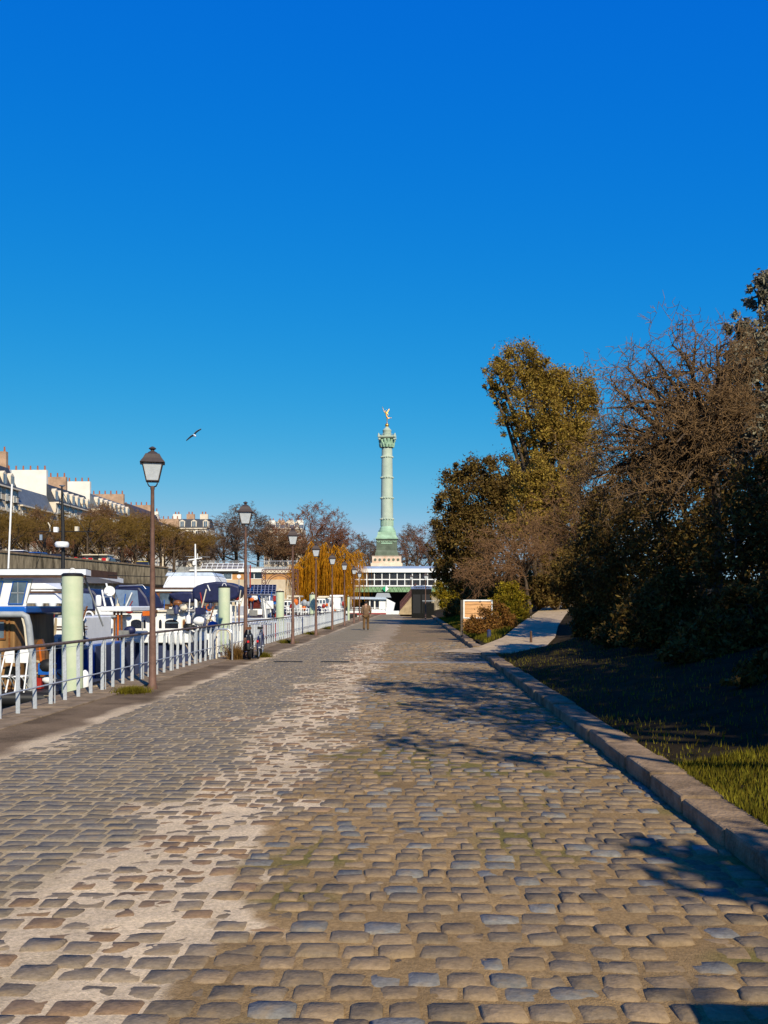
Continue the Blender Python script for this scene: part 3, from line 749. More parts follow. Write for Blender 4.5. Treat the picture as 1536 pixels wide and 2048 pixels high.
# white folding chairs on deck
for k, px in enumerate((20, 38)):
    ch = thing('deck_chair', ('white folding chair on the houseboat deck nearer the picture edge', 'white folding chair on the houseboat deck nearer the grey arch')[k], 'chair', (XP(px + 6, Y - .2), Y - .2, -.22), 'white deck chairs')
    x = XP(px + 6, Y - .2); y0 = Y - .25
    MB().box(x - .15, x + .15, y0, y0 + .03, .38, .66).build('backrest', M_WHITE, ch, bevel=.01); MB().box(x - .16, x + .16, y0 - .3, y0 + .02, .10, .13).build('seat', M_WHITE, ch, bevel=.01)
    for sx in (-1, 1):
        MB().tube([(x + sx * .15, y0 + .02, .6), (x + sx * .19, y0 - .34, -.21)], .016, 6).build('leg', M_WHITE, ch); MB().tube([(x + sx * .13, y0 - .3, .11), (x + sx * .15, y0 + .12, -.21)], .016, 6).build('leg', M_WHITE, ch)
# grey arch
pts = [PY(-60, 1229, Y - .1), PY(45, 1229, Y - .1), PY(53, 1233, Y - .1), PY(58, 1252, Y - .1), PY(62, 1290, Y - .1), PY(63, 1330, Y - .1), PY(60, 1392, Y - .1)]
pole(t, 'arch_tube', pts, .07, M_GREY, 10)
pole(t, 'arch_trim', [p + Vector((-.09, .0, -.02)) for p in pts[2:]], .028, M_CREAM, 6)
# wheelhouse
wh = cabin(t, 'wheelhouse_sill', -420, 1213, 52, 1227, Y + .05, 2.2, M_BLUE)
for k, (a, b) in enumerate(((-100, -62), (-46, -4), (18, 45))): window(wh, a, 1164, b, 1207, Y + .12, M_BLUE, M_PALEGLASS, slant=.24, bars=1, fw=.016)
m = MB(); q = .24
def sl(px, py): v = PY(px, py, Y + .14); return (v.x, v.z)
def bar(m, p0, p1, p2, p3): m.prism([sl(*p0), sl(*p1), sl(*p2), sl(*p3)], Y + .125, Y + .19)
bar(m, (-160, 1213), (52, 1213), (53.5, 1207), (-160, 1207)); bar(m, (-160, 1164), (63.5, 1164), (65, 1158), (-160, 1158))
for a, b in ((45, 52), (-4, 18), (-62, -46)): bar(m, (a, 1207), (b, 1207), (b + 11.5, 1164), (a + 11.5, 1164))
m.build('wheelhouse_frame', M_WHITE, t, bevel=.01)
# solar roof
a = PY(-420, 1139, Y); b = PY(173, 1150, Y)
rf = MB().prismx([(Y - .05, b.z), (Y + 2.7, b.z - .12), (Y + 2.7, a.z - .14), (Y - .05, a.z)], a.x, b.x).build('solar_roof', mat('white_roof_edge', L(.72, .75, .80), .4, var=.1), t)
MB().box(a.x, b.x - .02, Y - .03, Y + .05, b.z - .055, b.z - .004).build('roof_beam', M_BROWN, rf)
MB().add([(a.x, Y - .02, a.z + .014), (b.x, Y - .02, a.z + .014), (b.x - .05, Y + 2.6, a.z - .10), (a.x, Y + 2.6, a.z - .10)], [(0, 1, 2, 3)]).build('panel_face', M_SOLAR, rf)
r_ = PY(208, 1157, Y + 2.7); MB().prism([(b.x + .004, b.z - .03), (r_.x - .25, r_.z), (r_.x - .25, r_.z + .1), (b.x + .004, a.z)], Y + .3, Y + 2.2).build('side_flap', M_BROWN, rf)
for px in (-90, 4, 150): pole(t, 'roof_post', [PY(px, 1150, Y + .35), PY(px, 1392, Y + .35)], .028, M_STEEL)
pole(t, 'stay', [PY(170, 1156, Y + .4), PY(206, 1252, Y + 1.2)], .022, M_GREY)
# mast with radar on the houseboat's neighbour behind
t = boat('long white motor barge behind the blue hull, dark mast with radar', -24, XP(226, 31), 32.2, 2.6, .35, M_NAVYH, name='motor_barge')
Y = 31.0
sal = cabin(t, 'saloon', -60, 1235, 226, 1300, Y, 1.5, M_WHITE, roofm=M_GREY)
p0 = PY(126, 1262, 32.5); z1 = ZP(972, 32.5)
mb = MB().tube([(p0.x, 32.5, .6), (p0.x, 32.5, ZP(1050, 32.5)), (p0.x - .04, 32.5, z1)], [.075, .06, .03], 8).build('mast', M_BLACK, t, True)
MB().lathe((p0.x, 32.4, ZP(1094, 32.5)), [(.05, 0), (.2, .01), (.225, .05), (.225, .13), (.19, .18), (.05, .19)], 16).build('radar_dome', M_WHITE, mb, True)
MB().tube([PY(76, 1063, 32.5), PY(188, 1063, 32.5)], .016, 6).build('crosstree', M_BLACK, mb)
MB().box(p0.x - .28, p0.x - .15, 32.4, 32.55, ZP(1063, 32.5), ZP(1053, 32.5)).build('deck_light', M_WHITE, mb); MB().box(p0.x + .42, p0.x + .52, 32.4, 32.55, ZP(1061, 32.5), ZP(1052, 32.5)).build('horn', M_CREAM, mb)
MB().tube([PY(96, 1045, 32.5), PY(100, 1052, 32.5), PY(100, 1063, 32.5)], .02, 6).build('wind_vane', M_CREAM, mb); MB().box(p0.x - .76, p0.x - .68, 32.45, 32.5, ZP(1079, 32.5), ZP(1068, 32.5)).build('reflector', M_STEEL, mb)
MB().lathe((p0.x - .03, 32.5, z1), [(.02, 0), (.09, .04), (.1, .06), (.02, .07)], 10).build('anemometer', M_GREY, mb, True)
pole(t, 'flagstaff', [PY(12, 1240, 32.2), PY(24, 968, 32.2)], .03, M_WHITE)
for a, b in ((168, 194), (198, 224)):
    for c_, d_ in ((1243, 1258), (1264, 1284)): window(sal, a, c_, b, d_, Y, M_WHITE, M_GREY, fw=.05)
cabin(t, 'flybridge', 52, 1180, 122, 1207, Y + .4, 2.2, M_WHITE, slope=.15, slopeR=.3); cabin(t, 'flybridge_top', 58, 1163, 118, 1178, Y + .5, 2.0, M_WHITE, slope=.1, slopeR=.6)
MB().box(XP(50, Y), XP(126, Y), Y + .33, Y + .39, ZP(1186, Y), ZP(1182, Y)).build('trim_line', M_BROWN, t)
for px in (74, 101): MB().lathe((XP(px, Y), Y + .2, ZP(1215, Y)), [(.09, 0), (.13, .13), (.13, .15)], 10).build('plant_pot', M_WHITE, t, True)
MB().box(XP(52, Y), XP(124, Y), Y - .35, Y + 2.4, ZP(1221, Y), ZP(1214, Y)).build('boat_deck', M_GREY, t); MB().box(XP(52, Y), XP(124, Y), Y - .37, Y - .352, ZP(1222, Y), ZP(1217, Y)).build('fascia', M_WHITE, t)
pole(t, 'deck_post', [PY(126, 1222, Y - .3), PY(126, 1296, Y - .3)], .03, M_WHITE)
cabin(t, 'aft_canopy', 200, 1213, 262, 1223, Y - .2, 2.6, M_WHITE)
for px in (229, 236, 243): pole(t, 'wood_post', [PY(px, 1223, Y), PY(px, 1330, Y)], .035, M_WOOD if px != 236 else M_ORANGE)
# satellite dish and A-frame on the canopy
for p in ([PY(209, 1156, Y), PY(226, 1212, Y)], [PY(204, 1180, Y), PY(210, 1212, Y)], [PY(208, 1193, Y), PY(224, 1193, Y)]): pole(t, 'a_frame', p, .03, M_WHITE)
pc_ = PY(219, 1183, Y); MB().lathe((0, 0, 0), [(.01, 0), (.1, .02), (.16, .06), (.165, .065), (.1, .035), (.01, .012)], 14).build('dish', M_WHITE, None, True)
dsh = bpy.data.objects['dish']; dsh.parent = t; dsh.location = pc_ - t.location; dsh.rotation_euler = (R(75), 0, R(20))
MB().ball(PY(212, 1185, Y - .1), .07).build('dish_head', M_WHITE, t, True)
MB().lathe(PY(197, 1212, Y), [(.07, 0), (.09, .05), (.09, .3), (.06, .34)], 10).build('canister', M_WHITE, t, True)
# ---- C: bright blue hull in front
Y = 25.6
t = boat('bright blue hulled barge with white panelled sides behind the nearest pile', -17.5, XP(172, Y), 27.4, 3.4, ZP(1294, 25.7), M_BLUE, bow=0, name='blue_barge')
MB().box(XP(172, Y) - .02, XP(172, Y) + .03, 26.3, 28.5, -1.5, ZP(1294, 25.7) - .02).build('transom_shade', M_NAVYH, t)  # navy panel puts the dimmer light on this end of the blue hull into colour
c = cabin(t, 'deckhouse', 90, 1236, 128, 1294, Y + .25, 2.4, M_WHITE, slope=.05); cabin(t, 'aft_house', 128, 1234, 170, 1293, Y + .3, 2.3, M_WHITE)
for py in (1254, 1259.5): MB().box(XP(91, Y), XP(169, Y), Y + .22, Y + .246, ZP(py, Y) - .012, ZP(py, Y) + .012).build('brown_line', M_BROWN, c)
MB().box(XP(89, Y), XP(171, Y), Y - .02, Y + .1, ZP(1294, Y), ZP(1290, Y)).build('toe_rail', M_WHITE, t)
rope(t, [PY(112, 1236, Y + .1), PY(110, 1262, Y + .1), PY(108.5, 1288, Y + .05), PY(106.5, 1300, Y - .1), PY(110, 1305, Y - .1), PY(113, 1300, Y - .1), PY(111.5, 1288, Y)], .035)
fender(t, 103, 1322, 1368, Y - .1, M_CREAM, .13); fender(t, 170, 1340, 1395, 20.9, M_WHITE, .09)
rope(t, [PY(70, 1300, Y - .2), PY(104, 1336, 22), PY(150, 1378, 20.2), PY(180, 1395, 19.6)], .02, M_BLACK)
rope(t, [PY(118, 1310, Y - .1), PY(109, 1360, Y - .1)], .012, M_BLUE)
# clutter between: canoe and gas bottles on the blue barge bow
for k, px in enumerate((72, 79, 86)):
    o = MB().lathe(PY(px, 1302, 24.6), [(.05, 0), (.085, .03), (.085, .5), (.06, .6), (.02, .64)], 10).build('white_post', M_WHITE, None, True, origin=PY(px, 1302, 24.6)); tag(o, ['white fender standing behind the grey arch, leftmost of three', 'middle white fender of the three behind the grey arch', 'white fender behind the grey arch, nearest the blue hull'][k], 'fender', 'white fenders on the blue barge'); o.name = 'standing_fender'
# grey tender between A and the blue barge
t = boat('small grey ribbed dinghy hauled upright before the blue hull', XP(62, 23.8), XP(100, 23.8), 24.2, .9, ZP(1345, 23.8), M_GREY, bow=0, name='dinghy')
cabin(t, 'folded_cover', 66, 1312, 90, 1346, 23.85, .7, mat('green_cover', L(.20, .25, .21), .7, var=.3), slope=.08, slopeR=.1)
for px in (70, 76, 83): cabin(t, 'rib', px, 1326, px + 3.2, 1352, 23.78, .06, M_WHITE)
# ---- D: cruiser with navy canopies
Y = 40.0
t = boat('white cruiser under navy canvas canopies behind the barge', -22, XP(300, Y), 41.4, 2.8, .5, M_WHITE, name='cruiser')
for (a, b, yt, yb) in ((158, 208, 1176, 1222), (228, 300, 1169, 1218)):
    p = [PY(a, yb, Y), PY(b + 3, yb, Y), PY(b - 6, (yt + yb) / 2, Y), PY(b - 22, yt + 3, Y), PY(a + 8, yt, Y), PY(a, yt + 5, Y)]
    o = MB().prism([(v.x, v.z) for v in p], Y, Y + 2.0).build('canopy', M_NAVY, t, bevel=.12)
    q = [PY(a + 3, yb - 4, Y), PY(b - 22, yb - 4, Y), PY(b - 25, yt + 12, Y), PY(a + 3, yt + 10, Y)]
    MB().prism([(v.x, v.z) for v in q], Y - .012, Y - .003).build('canopy_window', mat('vinyl_window', L(.16, .22, .33), .12, var=.35, scale=1.5, spec=.7), o)
pole(t, 'canopy_bar', [PY(238, 1172, Y - .1), PY(285, 1170, Y - .1), PY(292, 1178, Y - .1)], .015, M_STEEL)
pole(t, 'windscreen_bar', [PY(252, 1212, Y - .1), PY(264, 1185, Y - .1)], .03, M_WHITE)
cabin(t, 'topsides', 190, 1214, 296, 1238, Y - .1, 2.0, M_WHITE, slopeR=.25)
# ---- E: white cabin boat with arched windows
Y = 34.6
t = boat('white cabin boat with arched windows behind the nearest lamp', -23, XP(382, Y), 36.1, 2.8, .25, M_NAVYH, name='cabin_boat')
c = cabin(t, 'cabin', 225, 1224, 372, 1262, Y + .1, 1.6, M_WHITE, slopeR=.05, roofm=M_CREAM)
for a, b in ((243, 254), (262, 284), (287, 292), (318, 324), (330, 357)): window(c, a, 1239, b, 1257, Y + .1, M_WHITE, M_GLASS, arch=.35, fw=.04)
MB().box(XP(331, Y), XP(357, Y), Y + .05, Y + .062, ZP(1247, Y), ZP(1245, Y)).build('curtain_line', M_PALEGLASS, c)
cabin(t, 'topside_white', 240, 1262, 382, 1286, Y - .05, 2.4, M_WHITE)
window(c, 366, 1239, 371, 1254, Y + .1, M_CREAM, M_WOOD, arch=.4)
cabin(t, 'door_recess', 375, 1230, 384, 1268, Y + .3, 1.5, M_NAVYH); cabin(t, 'stern_house', 384, 1226, 402, 1262, Y + .3, 1.3, M_GREY)
cabin(t, 'stern_post', 402, 1222, 409, 1264, Y + .2, .3, M_WHITE)
guard(t, 409, 436, 1224, 1262, Y + .1, 5)
for px in (415, 421, 427, 433): fender(t, px, 1228, 1252, Y + .2, M_WHITE, .06)
cabin(t, 'hatch', 312, 1217, 318, 1221, Y + .6, .8, M_WHITE)
for k, px in enumerate((352, 340, 362)): fender(t, px, 1264, 1290, Y - .15, M_WHITE, .08)
# ---- F: tall white boat with tenders
Y = 44.5
t = boat('tall white motor yacht with navy covered tenders and a white mast', -26, XP(492, Y), 47.0, 4.2, .7, M_WHITE, name='motor_yacht')
cabin(t, 'wheelhouse_roof', 285, 1177, 400, 1183, Y, 3.2, M_WHITE); MB().box(XP(286, Y), XP(399, Y), Y - .03, Y - .002, ZP(1178, Y), ZP(1175.5, Y)).build('roof_trim', M_BROWN, t)
c = cabin(t, 'wheelhouse', 292, 1183, 345, 1212, Y + .1, 2.8, M_WOOD)
for a, b in ((297, 306), (320, 340)): window(c, a, 1186, b, 1208, Y + .1, M_BROWN, M_PALEGLASS)
u = cabin(t, 'upper_cabin', 324, 1152, 434, 1176, Y + 3.4, 3.0, M_WHITE, slope=.28, slopeR=.12, bev=.08)
cabin(t, 'roof_rail', 330, 1145, 430, 1152, Y + 3.6, 2.6, mat('pale_blue_roof', L(.45, .52, .60), .4, var=.2), slope=.1, slopeR=.15)
cabin(t, 'topsides', 300, 1212, 470, 1232, Y + .2, 3.6, M_WHITE); cabin(t, 'deck_shade', 330, 1218, 402, 1225, Y, .3, M_BROWN)
mp = PY(390, 1225, Y - .2); mb = MB().tube([PY(392, 1226, Y - .2), PY(391, 1130, Y - .2), PY(390.5, 1088, Y - .2)], [.075, .05, .03], 8).build('mast', M_WHITE, t, True)
MB().tube([PY(377, 1120, Y - .2), PY(404, 1116, Y - .2)], .03, 6).build('radar_bar', M_WHITE, mb); MB().box(mp.x - .08, mp.x + .06, Y - .3, Y - .1, ZP(1130, Y), ZP(1122, Y)).build('mast_bracket', M_WHITE, mb)
MB().tube([PY(371, 1113, Y - .2), PY(420, 1114, Y - .2)], .009, 5).build('antenna_wire', M_GREY, mb); MB().tube([PY(395, 1116, Y - .2), PY(395, 1107, Y - .2)], .02, 5).build('navigation_light', M_WHITE, mb)
# tenders with covers: things of their own
def tender(label, pts, Y0, dep, seed):
    vs = [PY(a, b, Y0) for a, b in pts]; o = MB().prism([(v.x, v.z) for v in vs], Y0, Y0 + dep).build('covered_tender', M_NAVY, None, origin=vs[0], bevel=.1)
    return tag(o, label, 'dinghy', 'covered tenders on the yacht')
o = tender('large navy canvas covered tender on davits, behind the second pile', [(386, 1198), (383, 1180), (390, 1172), (408, 1166), (432, 1163), (456, 1165), (478, 1172), (480, 1186), (474, 1196), (450, 1204), (410, 1206)], Y - .3, 1.5, 1)
o = tender('smaller navy covered tender lying left of the white mast', [(335, 1187), (350, 1185), (368, 1183), (386, 1184), (388, 1204), (372, 1206), (355, 1203), (342, 1196)], Y - .25, 1.3, 2)
for px in (400, 428): pole(t, 'davit', [PY(px, 1206, Y + .2), PY(px, 1230, Y + .2)], .045, M_WHITE)
rope(t, [PY(415, 1170, Y - .33), PY(420, 1182, Y - .33)], .025, M_WHITE)
pole(t, 'sign_pole', [PY(478, 1190, Y), PY(478, 1158, Y)], .02, M_GREY); o = MB().lathe((0, 0, 0), [(.01, -.01), (.09, -.01), (.09, .01), (.01, .01)], 16).build('round_mirror', M_WHITE, None, True); o.parent = t; o.location = PY(478, 1153, Y) - t.location; o.rotation_euler = (R(90), 0, 0)
for k, (px, m_) in enumerate(((461, M_WHITE), (471, M_CREAM), (478, M_WOOD))): pole(t, 'stern_post', [PY(px, 1202, Y - .2), PY(px, 1262, Y - .2)], .07 if k == 0 else .035, m_)
MB().box(XP(458, Y), XP(480, Y), Y - .4, Y + .4, ZP(1204, Y), ZP(1202, Y)).build('stern_shelf', M_GREY, t)
for k, (px, m_) in enumerate(((463, M_ORANGE), (468, M_WHITE), (474, M_RED))): MB().ball(PY(px, 1196, Y), .12, 8).build('buoy', m_, t, True)
# ---- G: red and white barge with tilted solar panel
Y = 51.0
t = boat('red and white barge carrying a tilted solar panel behind the second lantern', -22, XP(562, Y), 53.0, 3.8, .55, M_RED, name='red_barge')
c = cabin(t, 'cabin', 470, 1188, 545, 1236, Y + .1, 2.8, M_WHITE); window(c, 497, 1196, 520, 1216, Y + .1, M_BROWN, mat('dark_red_window', L(.10, .02, .015), .2, var=.3))
cabin(t, 'white_box', 503, 1190, 515, 1200, Y - .1, .1, M_WHITE)
solar(t, 492, 1169, 551, 1188, Y - .2, .35, 8, 4); pole(t, 'panel_leg', [PY(502, 1188, Y), PY(502, 1236, Y)], .025, M_STEEL); pole(t, 'panel_leg', [PY(543, 1188, Y), PY(548, 1236, Y)], .025, M_STEEL)
pole(t, 'flue', [PY(496, 1130, Y), PY(497, 1175, Y)], .05, M_STEEL); pole(t, 'flue', [PY(500.5, 1130, Y), PY(500.5, 1175, Y)], .03, M_RED)
cabin(t, 'foredeck', 543, 1200, 553, 1226, Y + .2, 1.5, M_WHITE, slope=.06); MB().prism([(v.x, v.z) for v in (PY(545, 1222, Y), PY(566, 1232, Y), PY(545, 1236, Y))], Y, Y + 1.5).build('red_bulwark', M_RED, t)
for k in range(5): pole(t, 'gear', [PY(523 + k * 4, 1192 + (k % 2) * 5, Y - .15), PY(528 + k * 3.4, 1236, Y - .15)], .03 + .015 * (k % 3), (M_GREY, M_WHITE, M_STEEL)[k % 3])
# ---- H: cluttered white boats further along
def small_boat(label, px0, px1, Y, pyt, pyr, hm, trim, extra=0, seed=0):
    gg = random.Random(seed)
    t = boat(label, XP(px1, Y) - 9, XP(px1, Y), Y + 1.8, 3.2, .45, hm, name='small_cruiser', bow=gg.choice((-1, 0)))
    c = cabin(t, 'cabin', px0, pyt, px1 - (px1 - px0) * .25, 1226, Y + .2, 2.4, M_WHITE, slope=.1, slopeR=.15, roofm=trim)
    n = 3
    for k in range(n):
        w = (px1 - px0) * .6 / n; a = px0 + 3 + k * w; window(c, a, pyt + 4, a + w * .7, pyt + 11, Y + .2, M_WHITE, gg.choice((M_GLASS, M_PALEGLASS)))
    cabin(t, 'canopy', px0 + (px1 - px0) * .2, pyr, px1 - 4, pyr + 3.5, Y + .3, 2.2, trim)
    for u in (.25, .9): pole(t, 'canopy_post', [PY(px0 + (px1 - px0) * u, pyr + 3, Y + .35), PY(px0 + (px1 - px0) * u, 1226, Y + .35)], .025, M_WHITE)
    guard(t, px0, px1, 1217, 1230, Y, 6, r=.02)
    for k in range(6):
        px = px0 + (px1 - px0) * gg.random(); MB().ball(PY(px, 1222 - gg.random() * 18, Y + .1), .10 + .1 * gg.random(), 6, sq=(1, .7, 1.3)).build('gear_bundle', gg.choice((M_WHITE, M_RED, M_GREY, M_NAVY, M_ORANGE, M_CREAM)), t, True)
    return t
small_boat('cluttered white boat with red trim right of the third pile', 566, 603, 61, 1200, 1191, M_WHITE, M_CREAM, seed=1)
small_boat('low white boat with a grey cover left of the fourth pile', 596, 622, 70, 1208, 1203, M_GREY, M_GREY, seed=2)
small_boat('pale boat moored behind the fourth lantern', 630, 662, 78, 1196, 1192, M_WHITE, M_CREAM, seed=3)
t = small_boat('tall white boxy boat right of the willow trunk', 652, 690, 88, 1194, 1190, M_WHITE, M_WHITE, seed=4)
cabin(t, 'white_box', 662, 1195, 681, 1228, 88.1, 2.4, M_WHITE)
# ---- restaurant boat before the bridge
Y = 147.0
t = boat('white restaurant boat with red waterline below the station bridge', XP(692, Y), XP(798, Y), 149.5, 4.6, ZP(1222, 147), M_WHITE, bow=0, name='restaurant_boat', sheer=0)
MB().box(XP(697, Y), XP(772, Y), Y + .1, Y + .16, ZP(1230, Y), ZP(1226, Y)).build('red_band', M_RED, t)
c = cabin(t, 'saloon', 738, 1199, 772, 1223, Y + .6, 3, M_WHITE)
window(c, 741, 1201, 748, 1217, Y + .6, M_CREAM, M_GLASS); window(c, 751, 1201, 758, 1217, Y + .6, M_CREAM, M_GLASS)
MB().prism([(v.x, v.z) for v in (PY(694, 1198, Y), PY(773, 1199, Y), PY(772, 1195, Y), PY(696, 1193, Y))], Y + .2, Y + 4.4).build('awning', mat('awning_blue', L(.42, .50, .60), .5, var=.2), t)
cabin(t, 'upper_house', 750, 1186, 782, 1195, Y + 1, 2.6, M_GREY, slope=.3, slopeR=.3)
q = [PY(772, 1226, Y), PY(786, 1222, Y), PY(790, 1206, Y), PY(773, 1197, Y)]; MB().prism([(v.x, v.z) for v in q], Y + .3, Y + 4).build('bow_house', M_WHITE, t)
guard(t, 698, 772, 1215, 1224, Y + .25, 12, r=.03)
pole(t, 'awning_post', [PY(702, 1196, Y + .3), PY(702, 1224, Y + .3)], .04, M_WHITE); pole(t, 'anchor_hook', [PY(700, 1222, Y - .2), PY(700, 1212, Y - .2), PY(703, 1209, Y - .2), PY(706, 1213, Y - .2)], .05, M_BLACK)
for k in range(3): MB().box(XP(712 + k * 7, Y), XP(716 + k * 7, Y), Y + .5, Y + .9, ZP(1223, Y), ZP(1214, Y)).build('table', (M_GREY, M_DECK, M_BROWN)[k], t)
cabin(t, 'dark_bow', 690, 1198, 699, 1224, Y + 1.0, 1.5, M_BLACK, slopeR=.35)

# ---- deck gear, lines and aerials that fill the view above the railing
gg = random.Random(12)
def gear(t, Y, px0, px1, py0, py1, n):
    pal = (M_WHITE, M_WHITE, M_CREAM, M_GREY, M_NAVY, M_BLUE, M_WOOD, M_OAK, M_BROWN, M_RED, M_ORANGE, M_BLACK, M_DECK)
    for k in range(n):
        px = px0 + (px1 - px0) * gg.random(); py = py0 + (py1 - py0) * gg.random(); p = PY(px, py, Y + gg.random() * .3); q = gg.random(); m_ = gg.choice(pal); s_ = .7 + .8 * gg.random()
        if q < .3: MB().box(p.x - .14 * s_, p.x + .14 * s_, p.y - .1, p.y + .1, p.z - .1 * s_, p.z + .1 * s_).build('crate', m_, t, bevel=.01)
        elif q < .5: MB().tube([p, p + Vector((gg.gauss(0, .12), 0, .5 * s_))], .022, 6).build('deck_pole', m_, t, True)
        elif q < .65: MB().tube([p + Vector((.13 * math.cos(R(a)), 0, .13 * math.sin(R(a)))) for a in range(0, 361, 30)], .03, 6, cap=False).build('rope_coil', gg.choice((M_ROPE, M_WHITE, M_ORANGE)), t, True)
        elif q < .8: MB().lathe((p.x, p.y, p.z - .15), [(.02, 0), (.08, .04), (.09, .25), (.05, .32), (.02, .34)], 8).build('fender', gg.choice((M_WHITE, M_NAVYH, M_CREAM)), t, True)
        else: MB().ball(p, .12 * s_, 7, sq=(1.2, .8, .9)).build('canvas_bundle', m_, t, True)
B_ = {o['label'][:12]: o for o in bpy.data.objects if o.get('category') == 'boat'}
def bt(s): return next(o for k, o in B_.items() if k.startswith(s[:12]))
gear(bt('bright blue hulled'), 25.3, 88, 172, 1262, 1290, 9); gear(bt('long white motor'), 30.7, 150, 262, 1224, 1290, 16); gear(bt('white cruiser'), 39.7, 200, 300, 1205, 1240, 10)
gear(bt('white cabin boat'), 34.3, 250, 436, 1215, 1224, 9); gear(bt('white cabin boat'), 34.3, 376, 440, 1236, 1262, 10); gear(bt('tall white motor'), 44.2, 300, 480, 1204, 1232, 22); gear(bt('red and white'), 50.8, 500, 560, 1192, 1234, 20)
gear(bt('houseboat cut'), 20.9, 66, 110, 1330, 1385, 6)
for (s_, pts) in (('houseboat cut', [(-20, 1154), (100, 1153), (230, 1151), (330, 1154)]), ('long white motor', [(126, 985), (70, 1140), (20, 1230)]), ('long white motor', [(126, 985), (215, 1140), (240, 1212)]), ('tall white motor', [(390, 1092), (330, 1170)]), ('tall white motor', [(390, 1092), (470, 1200)]), ('red and white', [(560, 1236), (530, 1200), (500, 1185)]), ('white cabin boat', [(330, 1218), (440, 1219)])):
    Yr = {'houseboat cut': 22.5, 'long white motor': 32.4, 'tall white motor': 44.3, 'red and white': 50.7, 'white cabin boat': 34.4}[s_]; rope(bt(s_), [PY(a, b, Yr) for a, b in pts], .009, M_BLACK)
for (s_, px, y0_, py) in (('houseboat cut', 88, 20.4, 1392), ('bright blue hulled', 178, 20.8, 1375), ('white cabin boat', 372, 31, 1290), ('tall white motor', 452, 38, 1262)):
    b0 = PY(px, py, y0_); rope(bt(s_), [b0, Vector(((b0.x - 6.1) / 2, y0_ - .7, -.22)), Vector((-6.12, y0_ - 1.2, .03))], .016, M_ROPE)

# ================================================================ FAR SIDE OF THE BASIN
def CP(px, d):                                   # plan position of a column at camera depth d
    s = (px - CX) / F; return Vector((d * FW.x + s * d * RT.x, d * FW.y + s * d * RT.y, 0))
SZ = 5.55                                        # street level above the quay
w0, w1 = CP(-420, 62), CP(338, 127); wd = (w1 - w0).normalized(); wn = Vector((wd.y, -wd.x, 0))     # wn points to the basin
def wallbox(m, u0, u1, off0, off1, z0, z1):
    q = [w0 + wd * u0 + wn * off0, w0 + wd * u1 + wn * off0, w0 + wd * u1 + wn * off1, w0 + wd * u0 + wn * off1]
    m.add([(p.x, p.y, z0) for p in q] + [(p.x, p.y, z1) for p in q], [(3, 2, 1, 0), (4, 5, 6, 7), (0, 1, 5, 4), (1, 2, 6, 5), (2, 3, 7, 6), (3, 0, 4, 7)])
WL = (w1 - w0).length
fw_ = thing('retaining_wall', 'long weathered stone retaining wall across the basin below the boulevard', 'wall', tuple(w0))
m = MB(); wallbox(m, 0, WL, -.8, 0, -2, 3.6); m.build('lower_wall', M_WALL, fw_)
m = MB(); wallbox(m, 0, WL, -.82, .35, 3.6, 3.85); m.build('ledge', mat('dark_ledge', L(.05, .04, .03), .9, var=.3), fw_)
m = MB(); wallbox(m, 0, WL, -.8, -.15, 3.85, SZ + .45); m.build('upper_wall', mat('wall_stone_dark', L(.27, .215, .135), .9, var=.75, scale=1.6, bump=.4, bscale=8, streak=.3), fw_)
m = MB(); wallbox(m, 0, WL, -.85, -.05, SZ + .45, SZ + .62); m.build('coping', M_STONE, fw_)
m = MB(); wallbox(m, 0, WL, 0, 5, -1.6, .25); lq = m.build('far_quay', M_STONE); tag(lq, kind='structure')
for k in range(5):
    m = MB(); wallbox(m, 0, WL, -.02, .03, .5 + k * .62, .53 + k * .62); m.build('course_line', MATS['dark_ledge'], fw_)
# boulevard plateau (left) and the square beyond the station
bl = MB().add([(w0.x - 3, w0.y - 140, SZ), (w0.x - .2, w0.y, SZ), (w1.x - .2, w1.y + .2, SZ), (w1.x - .2, 175, SZ), (-400, 175, SZ), (-400, -80, SZ)], [(0, 1, 2, 3, 4, 5)]).build('boulevard', M_ASPH); tag(bl, kind='structure')
sq = MB().add([(-400, 174.98, SZ + .004), (400, 174.98, SZ + .004), (400, 900, SZ + .004), (-400, 900, SZ + .004)], [(0, 1, 2, 3)]).build('square', M_ASPH); tag(sq, kind='structure')
cn = MB().box(w1.x - 1.5, w1.x - .2, w1.y + .1, 176, -2, SZ - .01).build('basin_end_wall', M_WALL); tag(cn, kind='structure')
nb = MB().box(w1.x, -8.2, 108, 176, -2.5, .02).build('north_bank', M_EARTH); tag(nb, kind='structure')

# ---- Haussmann buildings along the boulevard (fronts face the basin, +X)
M_LIME = mat('limestone', L(.56, .46, .33), .85, var=.2, scale=.5)
M_LIME2 = mat('limestone_pale', L(.66, .57, .44), .85, var=.18, scale=.5)
M_ZINC = mat('zinc_roof', L(.13, .145, .165), .5, metal=.1, var=.25, scale=1.5)
M_SLATE = mat('slate_roof', L(.045, .05, .06), .6, var=.25, scale=2)
M_PARTY = mat('party_wall_render', L(.74, .70, .62), .9, var=.12, scale=.4)
M_POT = mat('terracotta', L(.32, .10, .045), .8, var=.3)
M_CHIM = mat('chimney_brick', L(.40, .26, .17), .85, var=.3, scale=1)
FX = -60.0
def win_mesh():
    m = MB(); m.box(-.001, .10, -.62, .62, -.05, 2.15, 0)
    me = MB()
    me.box(0, .06, -.55, -.46, 0, 2.1, 0); me.box(0, .06, .46, .55, 0, 2.1, 0); me.box(0, .06, -.46, .46, 2.0, 2.1, 0); me.box(0, .05, -.04, .04, 0, 2.0, 0); me.box(0, .05, -.46, .46, .9, .97, 0)
    me.box(0, .02, -.46, .46, 0, 2.0, 1); me.box(.0, .16, -.66, .66, -.1, -.02, 2)
    return me.mesh('window', [M_WHITE, M_GLASS, M_LIME2])
WIN = win_mesh()
